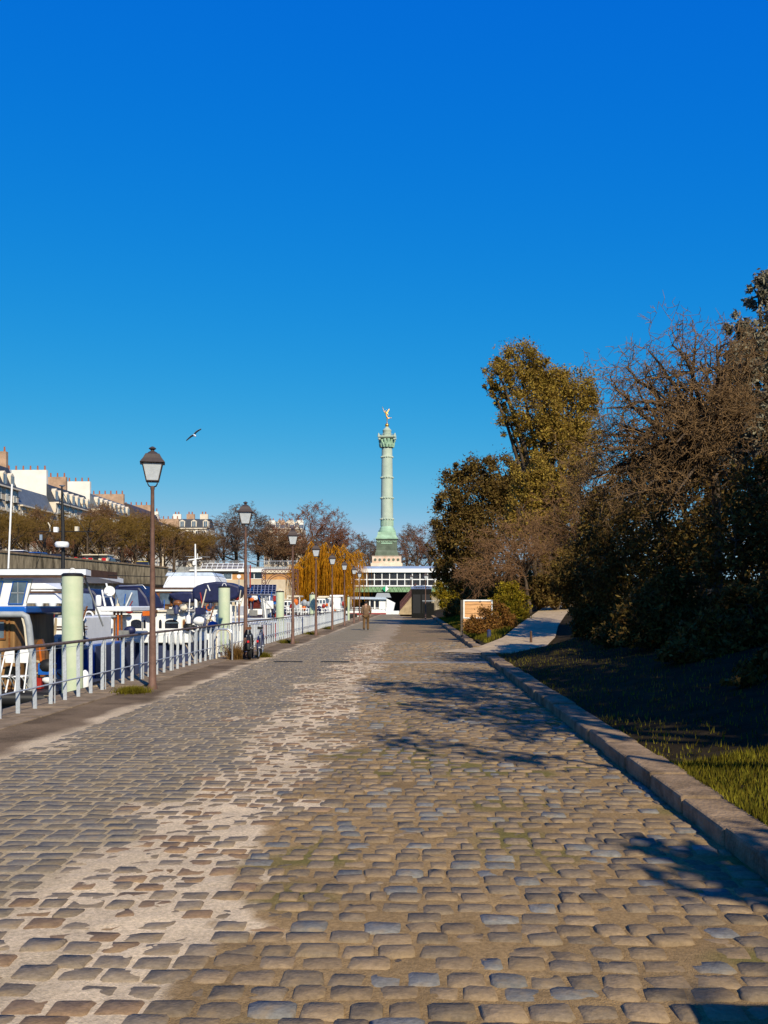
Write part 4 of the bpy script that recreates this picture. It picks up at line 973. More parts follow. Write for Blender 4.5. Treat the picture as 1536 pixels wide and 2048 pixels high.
DM = MB(); DM.prismx([(-.75, 0), (.75, 0), (.75, 1.7), (0, 2.15), (-.75, 1.7)], -2.0, .0, 0); DM.box(.003, .05, -.5, .5, .2, 1.65, 1); DM.box(.05, .06, -.03, .03, .2, 1.65, 0)
DORM = DM.mesh('dormer', [M_LIME2, M_PALEGLASS])
def building(label, y0, y1, hw, hr, wallm, roofm, fl=5, chim=(0,), depth=13, dome=False, gable=M_PARTY, dormers=True):
    """front at FX between y0 and y1; wall height hw, roof height hr"""
    t = thing('apartment_building', label, 'building', (FX, y0, SZ), 'apartment buildings along the boulevard')
    MB().box(FX - depth, FX, y0 + .02, y1 - .02, SZ, SZ + hw).build('wall', wallm, t)
    m = MB()
    for k in (0.35, .72, .985): m.box(FX - .3, FX + (.5 if k > .9 else .3), y0 + .03, y1 - .03, SZ + hw * k, SZ + hw * k + .22)
    m.build('cornice', M_LIME2, t)
    if dome:
        r_ = MB(); n = 8
        prof = [(0, 0), (.02, .35), (.12, .7), (.32, .93), (.55, 1.0)]
        poly = [(FX - depth * .0 - p * depth * .5, SZ + hw + q * hr) for p, q in prof]; poly += [(FX - depth + p * depth * .45, SZ + hw + q * hr) for p, q in reversed(prof)]
        r_.prism(poly, y0 + .05, y1 - .05); rf = r_.build('roof', roofm, t)
    else:
        poly = [(FX - .1, SZ + hw), (FX - 1.5, SZ + hw + hr * .72), (FX - depth * .45, SZ + hw + hr), (FX - depth * .55, SZ + hw + hr), (FX - depth + 1.5, SZ + hw + hr * .72), (FX - depth + .1, SZ + hw)]
        rf = MB().prism(poly, y0 + .05, y1 - .05).build('roof', roofm, t)
    L_ = y1 - y0; nw = max(2, int(L_ / 2.6)); fh = hw / fl
    for f in range(fl):
        for k in range(nw): 
            o = addobj('window', WIN, t, (.004, (k + .5) * L_ / nw, f * fh + .55))
            if f in (1, fl - 1): MB().box(FX + .06, FX + .5, y0 + (k + .5) * L_ / nw - .8, y0 + (k + .5) * L_ / nw + .8, SZ + f * fh + .42, SZ + f * fh + .5).tube([(FX + .46, y0 + (k + .5) * L_ / nw - .8, SZ + f * fh + 1.35), (FX + .46, y0 + (k + .5) * L_ / nw + .8, SZ + f * fh + 1.35)], .05, 4).build('balcony', M_BLACK, t)
    if dormers:
        for k in range(nw): addobj('dormer', DORM, t, (-.35, (k + .5) * L_ / nw, hw + .25))
    for c in chim:
        yc = y0 + .38 if c == 0 else y1 - .38 if c == 1 else y0 + L_ * c
        ch = MB().box(FX - depth + .6, FX - 1.6, yc - .4, yc + .4, SZ + hw - .5, SZ + hw + hr + 1.2).build('chimney', gable if c == 0 else M_CHIM, t)
        pm = MB().lathe((0, 0, 0), [(.17, 0), (.13, .7), (.15, .75)], 8).mesh('chimney_pot', M_POT)
        for k in range(9):
            o = addobj('chimney_pot', pm, ch, Vector((FX - depth + 1.2 + k * (depth - 3.2) / 8, yc, SZ + hw + hr + 1.2)) - wloc(ch))
    return t
building('tall stone apartment building cut by the left edge, dark mansard roof', 128, 150.5, 13.2, 4.6, M_LIME, M_SLATE, chim=(1,))
building('low building with grey zinc roof left of the white party wall', 151, 166, 11.0, 4.2, M_LIME, M_ZINC, fl=4, chim=(0,), dormers=False)
building('building with big white windowless party wall and row of chimney pots', 166.4, 186, 13.0, 4.2, M_LIME2, M_SLATE, chim=(0, .5))
building('building with grey zinc roof and white dormers left of the round roof', 189, 212, 14.0, 4.0, M_LIME, M_ZINC, chim=(0, 1))
building('building with rounded dark roof and round dormers', 216, 236, 13.0, 5.0, M_LIME2, mat('brown_slate', L(.07, .05, .045), .6, var=.3), chim=(1,), dome=True)
building('pale building with dark mansard right of the nearest lamp', 240, 262, 12.5, 4.4, M_LIME2, M_SLATE, chim=(0, 1))
# cross-street blocks closing the view (fronts face the camera)
def front_block(label, px0, px1, pyt, pyr, Y, wallm, roofm, nf=5, nx=6, chim=3):
    a = PY(px0, pyr, Y); b = PY(px1, pyr, Y); zt = ZP(pyt, Y)
    t = thing('apartment_building', label, 'building', ((a.x + b.x) / 2, Y, SZ), 'apartment buildings around the square')
    MB().box(a.x, b.x, Y, Y + 12, SZ, a.z).build('wall', wallm, t)
    MB().prismx([(Y + .1, a.z), (Y + 1.4, zt - .5), (Y + 5, zt), (Y + 8, zt), (Y + 11.9, a.z)], a.x + .05, b.x - .05).build('roof', roofm, t)
    MB().box(a.x - .1, b.x + .1, Y - .35, Y + .3, a.z - .3, a.z).build('cornice', M_LIME2, t)
    w = (b.x - a.x) / nx; fh = (a.z - SZ) / nf
    for f in range(nf):
        for k in range(nx):
            o = addobj('window', WIN, t, (a.x + (k + .5) * w - t.location.x, -.004, f * fh + .5)); o.rotation_euler = (0, 0, R(-90))
    for k in range(0, nx, 2):
        o = addobj('dormer', DORM, t, (a.x + (k + .8) * w - t.location.x, .3, a.z - SZ + .2)); o.rotation_euler = (0, 0, R(-90))
    for k in range(chim):
        x = a.x + (k + .3) * (b.x - a.x) / chim
        ch = MB().box(x, x + 2.2, Y + 4, Y + 5, zt - 1.5, zt + 1.3).build('chimney', (M_PARTY, M_CHIM, M_LIME2)[k % 3], t)
        MB().lathe((x + .6, Y + 4.5, zt + 1.3), [(.2, 0), (.15, .7)], 6).build('chimney_pot', M_POT, ch); MB().lathe((x + 1.5, Y + 4.5, zt + 1.3), [(.2, 0), (.15, .7)], 6).build('chimney_pot', M_POT, ch)
    return t
front_block('grey roofed stone building with three white dormers behind the bare trees', 331, 413, 1034, 1056, 275, M_LIME2, M_SLATE, nx=7)
front_block('distant building with zinc roof left of the red-brown tree', 528, 604, 1046, 1057, 330, M_LIME, M_ZINC, nx=8, chim=4)
# two round dormers of the domed roof
# ---- boulevard furniture: no-entry sign, red boards, a cream stand, small cars
M_SIGNRED = mat('sign_red', L(.5, .015, .02), .5, var=.08)
p = CP(152, 118); t = thing('no_entry_sign', 'round red no entry sign with white bar on the boulevard', 'sign', (p.x, p.y, SZ), None)
zc = PY(152, 1119, p.y).z; MB().tube([(p.x, p.y, SZ), (p.x, p.y, zc)], .04, 6).build('post', M_GREY, t)
o = MB().tube([(p.x, p.y - .06, zc), (p.x, p.y - .10, zc)], .30, 20).build('disc', M_SIGNRED, t); MB().box(p.x - .2, p.x + .2, p.y - .115, p.y - .104, zc - .05, zc + .05).build('white_bar', M_WHITE, t)
t = thing('market_stand', 'cream street stand with red panels on the boulevard', 'stand', tuple(CP(190, 120)) [:2] + (SZ,))
yy = CP(190, 120).y
MB().box(XP(168, yy), XP(215, yy), yy, yy + 2, SZ, ZP(1110, yy)).build('body', M_CREAM, t); MB().box(XP(166, yy), XP(217, yy), yy - .5, yy + 2.2, ZP(1110, yy), ZP(1108, yy)).build('roof', M_CREAM, t)
for a, b in ((165, 172), (177, 185), (204, 212)): MB().box(XP(a, yy), XP(b, yy), yy - .08, yy - .01, ZP(1123, yy), ZP(1115, yy)).build('red_panel', M_SIGNRED, t)
MB().box(XP(188, yy), XP(197, yy), yy - .3, yy - .02, ZP(1126, yy), ZP(1111, yy)).build('dark_panel', M_BLACK, t)
def car(label, px, d, body, rz):
    p = CP(px, d); t = thing('parked_car', label, 'car', (p.x, p.y, SZ), 'cars parked on the boulevard', rz)
    b = MB().prism([(-2, .3), (2, .3), (2.05, .75), (1.2, .85), (-1.9, .9), (-2.05, .6)], -.85, .85).build('body', body, None, bevel=.08); b.parent = t
    c = MB().prism([(-1.7, .88), (1.1, .88), (.5, 1.42), (-1.2, 1.45)], -.75, .75).build('cabin', M_GLASS, None, bevel=.05); c.parent = t
    r_ = MB().prism([(-1.25, 1.43), (.52, 1.41), (.4, 1.48), (-1.1, 1.5)], -.7, .7).build('roof', body, None); r_.parent = t
    for x in (-1.25, 1.25):
        for y in (-.8, .8): w = MB().tube([(x, y - .1, .32), (x, y + .1, .32)], .32, 12).build('wheel', M_BLACK, None); w.parent = t
for i, (px, d, c_, l) in enumerate(((78, 108, M_BLUE, 'small blue car on the boulevard left of the radar mast'), (216, 122, M_BLUE, 'blue car on the boulevard right of the cream stand'), (40, 104, M_WHITE, 'white car on the boulevard near the left edge'),
                                   (286, 132, mat('yellow_paint', L(.6, .45, .02), .4), 'yellow car on the boulevard just left of the nearest lamp'), (110, 112, M_DKHULL, 'dark car on the boulevard behind the radar mast'))):
    car(l, px, d, c_, math.atan2(wd.y, wd.x) + (.1 * i))

# ================================================================ STATION ACROSS THE BASIN END
Y = 166.0; M_GREENST = mat('green_girder', L(.20, .33, .18), .6, var=.3, scale=1)
M_BRICK = mat('station_brick', L(.48, .25, .10), .85, var=.3, scale=1.2)
st = thing('metro_station', 'white glazed elevated station on a green girder bridge before the column', 'station', (XP(700, Y), Y, 0))
X0, X1 = XP(600, Y), XP(935, Y)
MB().box(X0, X1, Y + .05, Y + 9, ZP(1184, Y), ZP(1172.5, Y)).build('girder', M_GREENST, st)
m = MB()
for k in range(40):
    x = X0 + .3 + k * .7
    if x > X1 - .7: break
    m.tube([(x, Y + .02, ZP(1183, Y)), (x + .35, Y + .02, ZP(1174, Y)), (x + .7, Y + .02, ZP(1183, Y))], .05, 4)
m.build('lattice', mat('green_lattice', L(.13, .22, .11), .6, var=.2), st)
MB().box(X0, X1, Y - .12, Y + .05, ZP(1173, Y), ZP(1170.5, Y)).build('lower_rail', M_WHITE, st); MB().box(X0, X1, Y - .1, Y + .02, ZP(1160, Y), ZP(1158, Y)).build('middle_rail', M_WHITE, st)
MB().box(X0 - .3, X1 + .3, Y - .4, Y + 9.2, ZP(1145, Y), ZP(1137.5, Y)).build('white_fascia', M_WHITE, st)
MB().prismx([(Y - .3, ZP(1137.5, Y)), (Y + 4.5, ZP(1130.5, Y)), (Y + 9, ZP(1137.5, Y))], X0 - .2, X1 + .2).build('roof', mat('pale_zinc', L(.36, .42, .48), .4, var=.3, scale=.6), st)
MB().box(X0, X1, Y + 5, Y + 5.2, ZP(1171, Y), ZP(1145, Y)).build('rear_wall', mat('dim_interior', L(.09, .08, .09), .7, var=.4, scale=.8), st)
k = 0; px = 612.0
while px < 930:
    x = XP(px, Y); MB().box(x - .07, x + .07, Y - .08, Y + .1, ZP(1171, Y), ZP(1145, Y)).build('mullion', M_WHITE, st)
    x2 = XP(px + 15.2, Y)
    for (a, b) in ((1158, 1145), (1170.5, 1160)):
        MB().box(x + .08, x2 - .08, Y + .02, Y + .05, ZP(a, Y) + .02, ZP(b, Y) - .02).build('pane', mat('station_glass', L(.05, .05, .06), .08, var=.3, spec=.6, alpha=.45), st)
    px += 15.2
gg = random.Random(4)
for k in range(16):
    px = 735 + gg.random() * 140; h = 4 + gg.random() * 6; x = XP(px, Y); MB().box(x, x + .2 + .5 * gg.random(), Y + 1.5 + 2 * gg.random(), Y + 4, ZP(1170, Y), ZP(1170 - h, Y)).build('platform_fixture', gg.choice((M_WHITE, M_CREAM, M_BROWN, M_GREY)), st)
# left wing: brick with lean-to glazing
wg = thing('station_wing', 'brick station wing with glazed lean-to roof left of the willow', 'station', (XP(460, Y), Y, 0))
MB().box(XP(352, Y), XP(600, Y), Y, Y + 8, 0, ZP(1146, Y)).build('brick_wall', M_BRICK, wg); MB().box(XP(352, Y), XP(600, Y), Y - .12, Y - .002, 0, ZP(1159, Y)).build('stone_base', M_LIME, wg)
MB().box(XP(380, Y), XP(482, Y), Y - .3, Y + 3, ZP(1146, Y), ZP(1141, Y)).build('eave', M_BLACK, wg); MB().box(XP(380, Y), XP(482, Y), Y - .45, Y - .3, ZP(1142, Y), ZP(1139, Y)).build('gutter', M_WHITE, wg)
b0, b1 = ZP(1139, Y), ZP(1126, Y)
MB().add([(XP(402, Y), Y - .3, b0), (XP(486, Y), Y - .3, b0), (XP(483, Y), Y + 2.6, b1), (XP(400, Y), Y + 2.6, b1)], [(0, 1, 2, 3)]).build('glazing', mat('lean_to_glass', L(.16, .14, .12), .2, var=.4, scale=.6), wg)
for k in range(9):
    x = XP(402 + k * 10.4, Y); MB().tube([(x, Y - .32, b0 + .06), (x - .25, Y + 2.58, b1 + .06)], .06, 4).build('glazing_bar', M_WHITE, wg)
for v in (0, .5, 1): MB().tube([(XP(402, Y), Y - .32 + 2.9 * v, b0 + .08 + (b1 - b0) * v), (XP(485, Y), Y - .32 + 2.9 * v, b0 + .08 + (b1 - b0) * v)], .06, 4).build('glazing_rail', M_WHITE, wg)
window(wg, 447, 1148, 463, 1158, Y, M_WHITE, M_PALEGLASS, bars=1, fw=.12)
MB().box(XP(478, Y), XP(528, Y), Y - .5, Y + 4, ZP(1144, Y), ZP(1137, Y)).build('white_canopy', M_WHITE, wg); MB().box(XP(528, Y), XP(600, Y), Y - .3, Y + 4, ZP(1146, Y), ZP(1140, Y)).build('flat_roof', M_LIME2, wg)
window(wg, 501, 1146, 507.5, 1157, Y, M_WHITE, M_GLASS, fw=.1); window(wg, 509.5, 1146, 524, 1157, Y, M_WHITE, M_GLASS, fw=.1)
m = MB()
for k in range(70): x = XP(352 + k * 3.5, Y + 8); m.tube([(x, Y + 8, ZP(1140, Y + 8)), (x, Y + 8, ZP(1120.5, Y + 8))], .03, 3)
m.tube([(XP(352, Y + 8), Y + 8, ZP(1122, Y + 8)), (XP(597, Y + 8), Y + 8, ZP(1122, Y + 8))], .06, 4); m.box(XP(352, Y + 8), XP(597, Y + 8), Y + 8.1, Y + 8.4, 0, ZP(1133, Y + 8)); m.build('roof_fence', M_GREY, wg)
# diamond navigation boards
def diamond(label, px, py, r, Y, two):
    c = PY(px, py, Y - .3); t = thing('navigation_board', label, 'sign', (c.x, c.y, c.z - r), 'navigation boards on the bridge')
    G = mat('sign_green', L(.01, .32, .14), .5, var=.05)
    MB().prism([(c.x, c.z - r), (c.x, c.z + r), (c.x - r, c.z)], Y - .32, Y - .25).build('green_half', G, t)
    MB().prism([(c.x + .003, c.z + r), (c.x + .003, c.z - r), (c.x + (r if two else .3 * r), c.z)], Y - .32, Y - .25).build('white_half', M_WHITE if two else G, t)
diamond('green and white diamond board on the green girder', 771, 1177.5, .56, Y, True); diamond('narrow green board on the girder behind the sixth lantern', 694, 1177, .4, Y, False)
# dark abutments under the bridge
ab = thing('bridge_abutment', 'dark stone abutment under the station bridge', 'abutment', (XP(870, Y), Y + 1, -2)); MB().box(XP(822, Y), XP(960, Y), Y + .6, Y + 9, -2, ZP(1184, Y) - .02).build('masonry', M_WALL, ab)
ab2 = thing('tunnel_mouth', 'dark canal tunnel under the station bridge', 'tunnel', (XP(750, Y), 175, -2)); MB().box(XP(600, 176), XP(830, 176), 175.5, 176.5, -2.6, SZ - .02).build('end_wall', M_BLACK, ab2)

# ================================================================ JULY-TYPE COLUMN
Yc = 285.0; K = Yc / F; cx = XP(774, Yc)
def zc_(py): return H - (py - HZ) * K
M_BRONZE = mat('verdigris_bronze', L(.44, .50, .40), .6, var=.0, scale=.35, col2=L(.33, .40, .32), bump=.5, bscale=1.5)
M_BRONZE2 = mat('verdigris_light', L(.30, .46, .32), .6, var=.3, scale=.5, bump=.4, bscale=2)
M_BRONZED = mat('dark_bronze', L(.10, .13, .09), .6, var=.35, scale=.6, bump=.4, bscale=2)
M_MARBLE = mat('pale_marble', L(.68, .58, .48), .6, var=.2, scale=.5, col2=L(.55, .36, .24))
M_GOLD = mat('gilded_bronze', L(.80, .42, .08), .32, metal=.85, var=.15)
t = thing('monument_column', 'tall green bronze column topped by a gilded winged figure', 'column', (cx, Yc, SZ))
def sqr(m, hw0, py0, hw1, py1): m.lathe((cx, Yc, 0), [(hw0 * K * 1.4142, zc_(py0)), (hw1 * K * 1.4142, zc_(py1))], 4, rot=R(45))
m = MB(); m.lathe((cx, Yc, SZ - .1), [(10, 0), (10, 3.0), (9, 3.2)], 32); m.build('round_plinth', M_LIME2, t)
m = MB(); sqr(m, 31, 1150, 31, 1127); m.build('lower_base', M_LIME2, t)
m = MB(); sqr(m, 28.6, 1127, 28.6, 1114); sqr(m, 29.4, 1114, 29.4, 1113); mb = m.build('marble_base', M_MARBLE, t)
for k in range(6):
    x = cx + (-22.5 + 9 * k) * K; z = zc_(1120.5); MB().tube([(x, Yc - 28.6 * K - .12, z), (x, Yc - 28.6 * K - .004, z)], 2.6 * K, 14).build('medallion', M_BRONZED, mb)
m = MB(); sqr(m, 23.2, 1112.5, 22.8, 1106); sqr(m, 22.2, 1106, 20.6, 1101); sqr(m, 20.4, 1101, 20.4, 1079); m.build('dark_pedestal', M_BRONZED, t)
m = MB()
for k in range(5): m.tube([(cx + (-16 + 8 * k + 2.6 * math.cos(R(a))) * K, Yc - 20.5 * K - .1, zc_(1083) - 2.6 * abs(math.sin(R(a))) * K) for a in range(0, 181, 30)], .12, 5)
m.box(cx - 11 * K, cx + 11 * K, Yc - 20.4 * K - .12, Yc - 20.4 * K + .1, zc_(1089), zc_(1086.5)); m.build('garland', M_BRONZE2, t)
m = MB(); sqr(m, 22.5, 1079, 22.5, 1076.5); sqr(m, 20.5, 1076.5, 18.5, 1071); sqr(m, 18.2, 1071, 17.8, 1065); m.build('pedestal_top', M_BRONZE2, t)
MB().lathe((cx, Yc, 0), [(r * K, zc_(y)) for r, y in ((17, 1065), (17.3, 1063), (16.6, 1060.5), (15, 1059.5), (14.8, 1057.5), (14.2, 1056), (13.2, 1055), (12.6, 1053))], 32).build('torus_base', M_BRONZE2, t, True)
sh = MB().lathe((cx, Yc, 0), [(12.5 * K, zc_(1053)), (12.3 * K, zc_(1039)), (12.0 * K, zc_(1000)), (11.4 * K, zc_(950)), (10.6 * K, zc_(897))], 40).build('shaft', M_BRONZE, t, True)
m = MB()
for k in range(28):
    a = 2 * math.pi * k / 28; r = 12.45 * K; m.tube([(cx + r * math.cos(a), Yc + r * math.sin(a), zc_(1052)), (cx + r * math.cos(a) * .99, Yc + r * math.sin(a) * .99, zc_(1041))], .1, 4)
m.build('fluting', M_BRONZE2, sh)
for py, r in ((914.5, 10.9), (955.5, 11.6), (996.5, 12.0), (1038.5, 12.4)):
    MB().lathe((cx, Yc, 0), [(r * K, zc_(py + 2.5)), ((r + .35) * K, zc_(py + 2.2)), ((r + .35) * K, zc_(py - 2.2)), (r * K, zc_(py - 2.5))], 40).build('band', M_BRONZE, sh, True)
    for k in range(16):
        a = 2 * math.pi * k / 16; rr = (r + .3) * K
        if math.sin(a) < .2: MB().ball((cx + rr * math.cos(a), Yc + rr * math.sin(a), zc_(py)), .28, 6).build('lion_head', M_BRONZE, sh)
gg = random.Random(8)
cap = MB().lathe((cx, Yc, 0), [(r * K, zc_(y)) for r, y in ((10.6, 897), (11.8, 895), (11.0, 893), (11.6, 888), (13, 883), (15, 878.5), (15.5, 877))], 32).build('capital', M_BRONZED, t, True)
m = MB()
for ring, (py0, py1, r0, r1) in enumerate(((895, 886, 11.6, 14), (890, 880, 12, 15.5))):
    for k in range(12):
        a = 2 * math.pi * (k + .5 * ring) / 12; pts = [(cx + r * K * math.cos(a), Yc + r * K * math.sin(a), zc_(y)) for r, y in ((r0, py0), (r0 + .6, (py0 + py1) / 2), (r1, py1), (r1 + 1.2, py1 + 1))]; m.tube(pts, [.45, .55, .4, .12], 5)
m.build('acanthus', M_BRONZE2, cap)
m = MB(); sqr(m, 15.8, 877, 16.8, 875); sqr(m, 16.8, 875, 16.8, 873.5); m.build('abacus', M_BRONZE, t)
m = MB()
for sx in (-1, 1):
    for sy in (-1, 1): m.ball((cx + sx * 14.8 * K, Yc + sy * 14.8 * K, zc_(880)), 2.6 * K, 6); m.tube([(cx + sx * 15.6 * K, Yc + sy * 15.6 * K, zc_(876)), (cx + sx * 16.3 * K, Yc + sy * 16.3 * K, zc_(868.5))], [.5, .12], 6)
m.build('corner_volute', M_BRONZE, t)
m = MB()
for k in range(14):
    a = 2 * math.pi * k / 14; m.tube([(cx + 13.5 * K * math.cos(a), Yc + 13.5 * K * math.sin(a), zc_(873.5)), (cx + 13.5 * K * math.cos(a), Yc + 13.5 * K * math.sin(a), zc_(869.5))], .06, 4)
m.tube([(cx + 13.5 * K * math.cos(R(a)), Yc + 13.5 * K * math.sin(R(a)), zc_(869.5)) for a in range(0, 361, 15)], .08, 4); m.build('balcony_rail', M_BRONZE, t)
MB().lathe((cx, Yc, 0), [(r * K, zc_(y)) for r, y in ((8.6, 874), (8.4, 863), (9.0, 862), (9.0, 860.5), (7.8, 859.5), (5.6, 857), (3.6, 855), (2.4, 853.5))], 24).build('lantern_drum', M_BRONZE, t, True)
MB().ball((cx, Yc, zc_(850.3)), 3.9 * K, 14).build('gilded_globe', M_GOLD, t, True)
fig = thing('winged_statue', 'gilded winged figure balancing on one leg atop the column', 'statue', (cx, Yc, zc_(846.5)))
def q(dx, py, dy=0): return (cx + dx * K, Yc + dy * K, zc_(py))
def skin(name, V, E, rad, m, parent, sub=2):
    me = bpy.data.meshes.new(name); off = wloc(parent) if parent else Vector()
    me.from_pydata([tuple(Vector(v) - off) for v in V], E, []); me.materials.append(m)
    o = addobj(name, me, parent); s = o.modifiers.new('skin', 'SKIN'); s.use_smooth_shade = True
    for i, r_ in enumerate(rad): me.skin_vertices[0].data[i].radius = (r_, r_) if not isinstance(r_, tuple) else r_; me.skin_vertices[0].data[i].use_root = False
    me.skin_vertices[0].data[0].use_root = True
    b = o.modifiers.new('sub', 'SUBSURF'); b.levels = sub; b.render_levels = sub
    return o
V = [q(-.6, 834), q(-1.6, 828.5), q(-2.4, 824.5), q(-2.8, 822.5), q(-3, 820), q(-4.5, 825, .8), q(-6.5, 821, .8), q(-8.2, 816.5, .8), q(-1.0, 826, -1), q(2.2, 829, -1), q(4, 831, -1), q(.2, 838), q(0, 842.5), q(0, 846.4), q(1.6, 836.5), q(4.5, 836, .3), q(8.5, 835.5, .3), q(9.4, 836.5, .3)]
E = [(0, 1), (1, 2), (2, 3), (3, 4), (2, 5), (5, 6), (6, 7), (2, 8), (8, 9), (9, 10), (0, 11), (11, 12), (12, 13), (0, 14), (14, 15), (15, 16), (16, 17)]
skin('body', V, E, [.22, .23, .2, .1, .17, .11, .09, .06, .1, .09, .05, .17, .12, .07, .17, .12, .08, .06], M_GOLD, fig)
for s_ in (-.5, .9):
    pts = [q(-1.5, 826, s_), q(.5, 822.5, s_ + .5), q(3.4, 818.2, s_ + 1), q(5.0, 817.0, s_ + 1.2), q(4.4, 820.0, s_ + 1), q(2.6, 823.2, s_ + .7), q(.4, 827, s_ + .3)]
    n = len(pts); MB().add([(a, b - .05, c) for a, b, c in pts] + [(a, b + .05, c) for a, b, c in pts], [tuple(range(n)), tuple(range(2 * n - 1, n - 1, -1))] + [(i, (i + 1) % n, n + (i + 1) % n, n + i) for i in range(n)]).build('wing', M_GOLD, fig)
MB().tube([q(-8.2, 816.5, .8), q(-9, 813.5, .8)], [.05, .12], 5).build('torch', M_GOLD, fig)

# ================================================================ KIOSK, STAIRS AT THE QUAY END
Y = 106.0; M_KIOSKSHADE = mat('kiosk_shade_dark', L(.012, .012, .011), .9, var=.3)  # near-black colour stands in for the tree shade over kiosk and notice frame
t = thing('kiosk', 'tall dark kiosk with a blue lettered header at the quay end', 'kiosk', (XP(843, Y), Y + 1, 0))
xa, xb = XP(823, Y), XP(863, Y)
MB().box(xa, xb, Y, Y + 2.0, 0, ZP(1177.5, Y)).build('body', M_KIOSKSHADE, t, bevel=.03)
hd = MB().prism([(xa - .04, ZP(1178, Y)), (xb + .04, ZP(1178, Y)), (xb + .04, ZP(1173, Y)), ((xa + xb) / 2, ZP(1170.5, Y)), (xa - .04, ZP(1173, Y))], Y - .05, Y + 2.05).build('header', mat('header_blue', L(.10, .14, .26), .5, var=.1), t)
gg = random.Random(2); x = xa + .12
while x < xb - .2:
    w = .09 + .06 * gg.random()
    if gg.random() < .85: MB().box(x, x + w, Y - .06, Y - .052, ZP(1176.6, Y), ZP(1174.4, Y)).build('header_mark', M_BLACK, hd)
    x += w + .05
MB().box(xa + .15, xa + .95, Y - .03, Y - .004, .5, 2.5).build('notice_panel', M_BLACK, t); MB().box(xa + 1.1, xb - .15, Y - .03, Y - .004, .5, 2.5).build('notice_panel', M_BLACK, t)
t = thing('notice_frame', 'dark metal notice frame standing before the kiosk', 'sign', (XP(857, 103), 103, 0)); a, b = XP(844.5, 103), XP(870, 103)
for x in (a, b): MB().box(x - .03, x + .03, 102.97, 103.03, -.02, ZP(1202, 103)).build('post', M_KIOSKSHADE, t)
MB().box(a, b, 102.97, 103.03, ZP(1202.5, 103), ZP(1201, 103)).build('top_bar', M_GREY, t); MB().box(a + .08, b - .08, 102.985, 103.015, .35, 1.6).build('board', M_KIOSKSHADE, t)
Y = 121.0; t = thing('stone_stairs', 'stone stair flank with rusty railing rising to the right at the quay end', 'stairs', (XP(815, Y), Y, 0))
P_ = [PY(797, 1229, Y), PY(838, 1229, Y), PY(838, 1180, Y), PY(832, 1183, Y), PY(800, 1221, Y)]
MB().prism([(v.x, max(v.z, -.05)) for v in P_], Y, Y + .5).build('flank_wall', mat('stair_stone', L(.36, .27, .16), .9, var=.4, scale=1.2, bump=.4), t)
for k in range(12):
    f = k / 12; x = P_[4].x + (P_[3].x - P_[4].x) * f; z = max(.05, P_[4].z + (P_[3].z - P_[4].z) * f); MB().box(x, x + .24, Y + .5, Y + 2.6, 0, z).build('step', M_STONE, t)
m = MB(); M_RUST = mat('rusty_rail', L(.13, .06, .055), .7, var=.4)
for k in range(26):
    f = k / 25; a = P_[4].lerp(P_[3], f); m.tube([(a.x, Y + .25, a.z - .05), (a.x, Y + .25, a.z + 1.0)], .022, 4)
for dz in (.12, .55, 1.0): m.tube([(P_[4].x, Y + .25, P_[4].z + dz), (P_[3].x, Y + .25, P_[3].z + dz)], .035, 5)
m.build('railing', M_RUST, t); MB().prism([(P_[4].x, P_[4].z + .1), (P_[3].x, P_[3].z + .1), (P_[3].x, P_[3].z + .95), (P_[4].x, P_[4].z + .95)], Y + .30, Y + .32).build('mesh_panel', mat('rail_mesh', L(.16, .08, .08), .8, var=.3, alpha=.6), t)
# arched lattice gantry by the willow
Y = 112.0; t = thing('lattice_arch', 'rusty iron lattice arch left of the willow', 'arch', (XP(560, Y), Y, .02)); m = MB()
xa, xb = XP(524, Y), XP(596, Y); zt = ZP(1139, Y)
for x0_, x1_ in ((xa, XP(531, Y)), (XP(587, Y), xb)):
    m.tube([(x0_, Y, 0), (x0_, Y, zt)], .05, 5).tube([(x1_, Y, 0), (x1_, Y, zt)], .05, 5); n = 12
    for k in range(n): z0, z1 = zt * k / n, zt * (k + 1) / n; m.tube([(x0_, Y, z0), (x1_, Y, z1)], .03, 4).tube([(x1_, Y, z0), (x0_, Y, z1)], .03, 4)
m.build('lattice_column', M_RUST, t); m = MB()
m.tube([(xa, Y, zt), (xb, Y, zt)], .05, 5); cxx = (XP(531, Y) + XP(587, Y)) / 2; rr = (XP(587, Y) - XP(531, Y)) / 2; zb = ZP(1175, Y); hh = zt - .45 - zb
for s_ in (0, .22): m.tube([(cxx + (rr - s_) * math.cos(R(a)), Y, zb + (hh - s_) * math.sin(R(a))) for a in range(0, 181, 12)], .045, 5)
for k in range(10): x = xa + (xb - xa) * k / 10; x2 = xa + (xb - xa) * (k + 1) / 10; m.tube([(x, Y, zt), (x2, Y, zt - .4)], .025, 4).tube([(x, Y, zt - .4), (x2, Y, zt)], .025, 4)
m.build('arch_rib', M_RUST, t)

# ================================================================ TREES AND SHRUBS
M_BARK = mat('bark', L(.085, .06, .04), .9, var=.4, scale=5, bump=.5, bscale=20, spec=.08)
M_TWIG = mat('brown_twigs', L(.19, .105, .05), .9, var=.3, scale=1, spec=.08)
M_TWIGO = mat('olive_twigs', L(.20, .12, .028), .9, var=.3, scale=1, spec=.08)
M_TWIGR = mat('red_brown_twigs', L(.20, .085, .045), .9, var=.3, scale=1, spec=.08)
M_TWIGG = mat('grey_twigs', L(.14, .095, .07), .9, var=.3, scale=1, spec=.08)
M_WILLOW = mat('golden_willow_shoots', L(.56, .245, .014), .9, var=.35, scale=1.5, island=.35, transl=.2)
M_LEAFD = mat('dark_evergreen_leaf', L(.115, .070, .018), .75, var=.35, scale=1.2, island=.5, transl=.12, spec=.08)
M_LEAFO = mat('olive_leaf', L(.26, .165, .03), .75, var=.35, scale=1.2, island=.45, transl=.2, spec=.08)
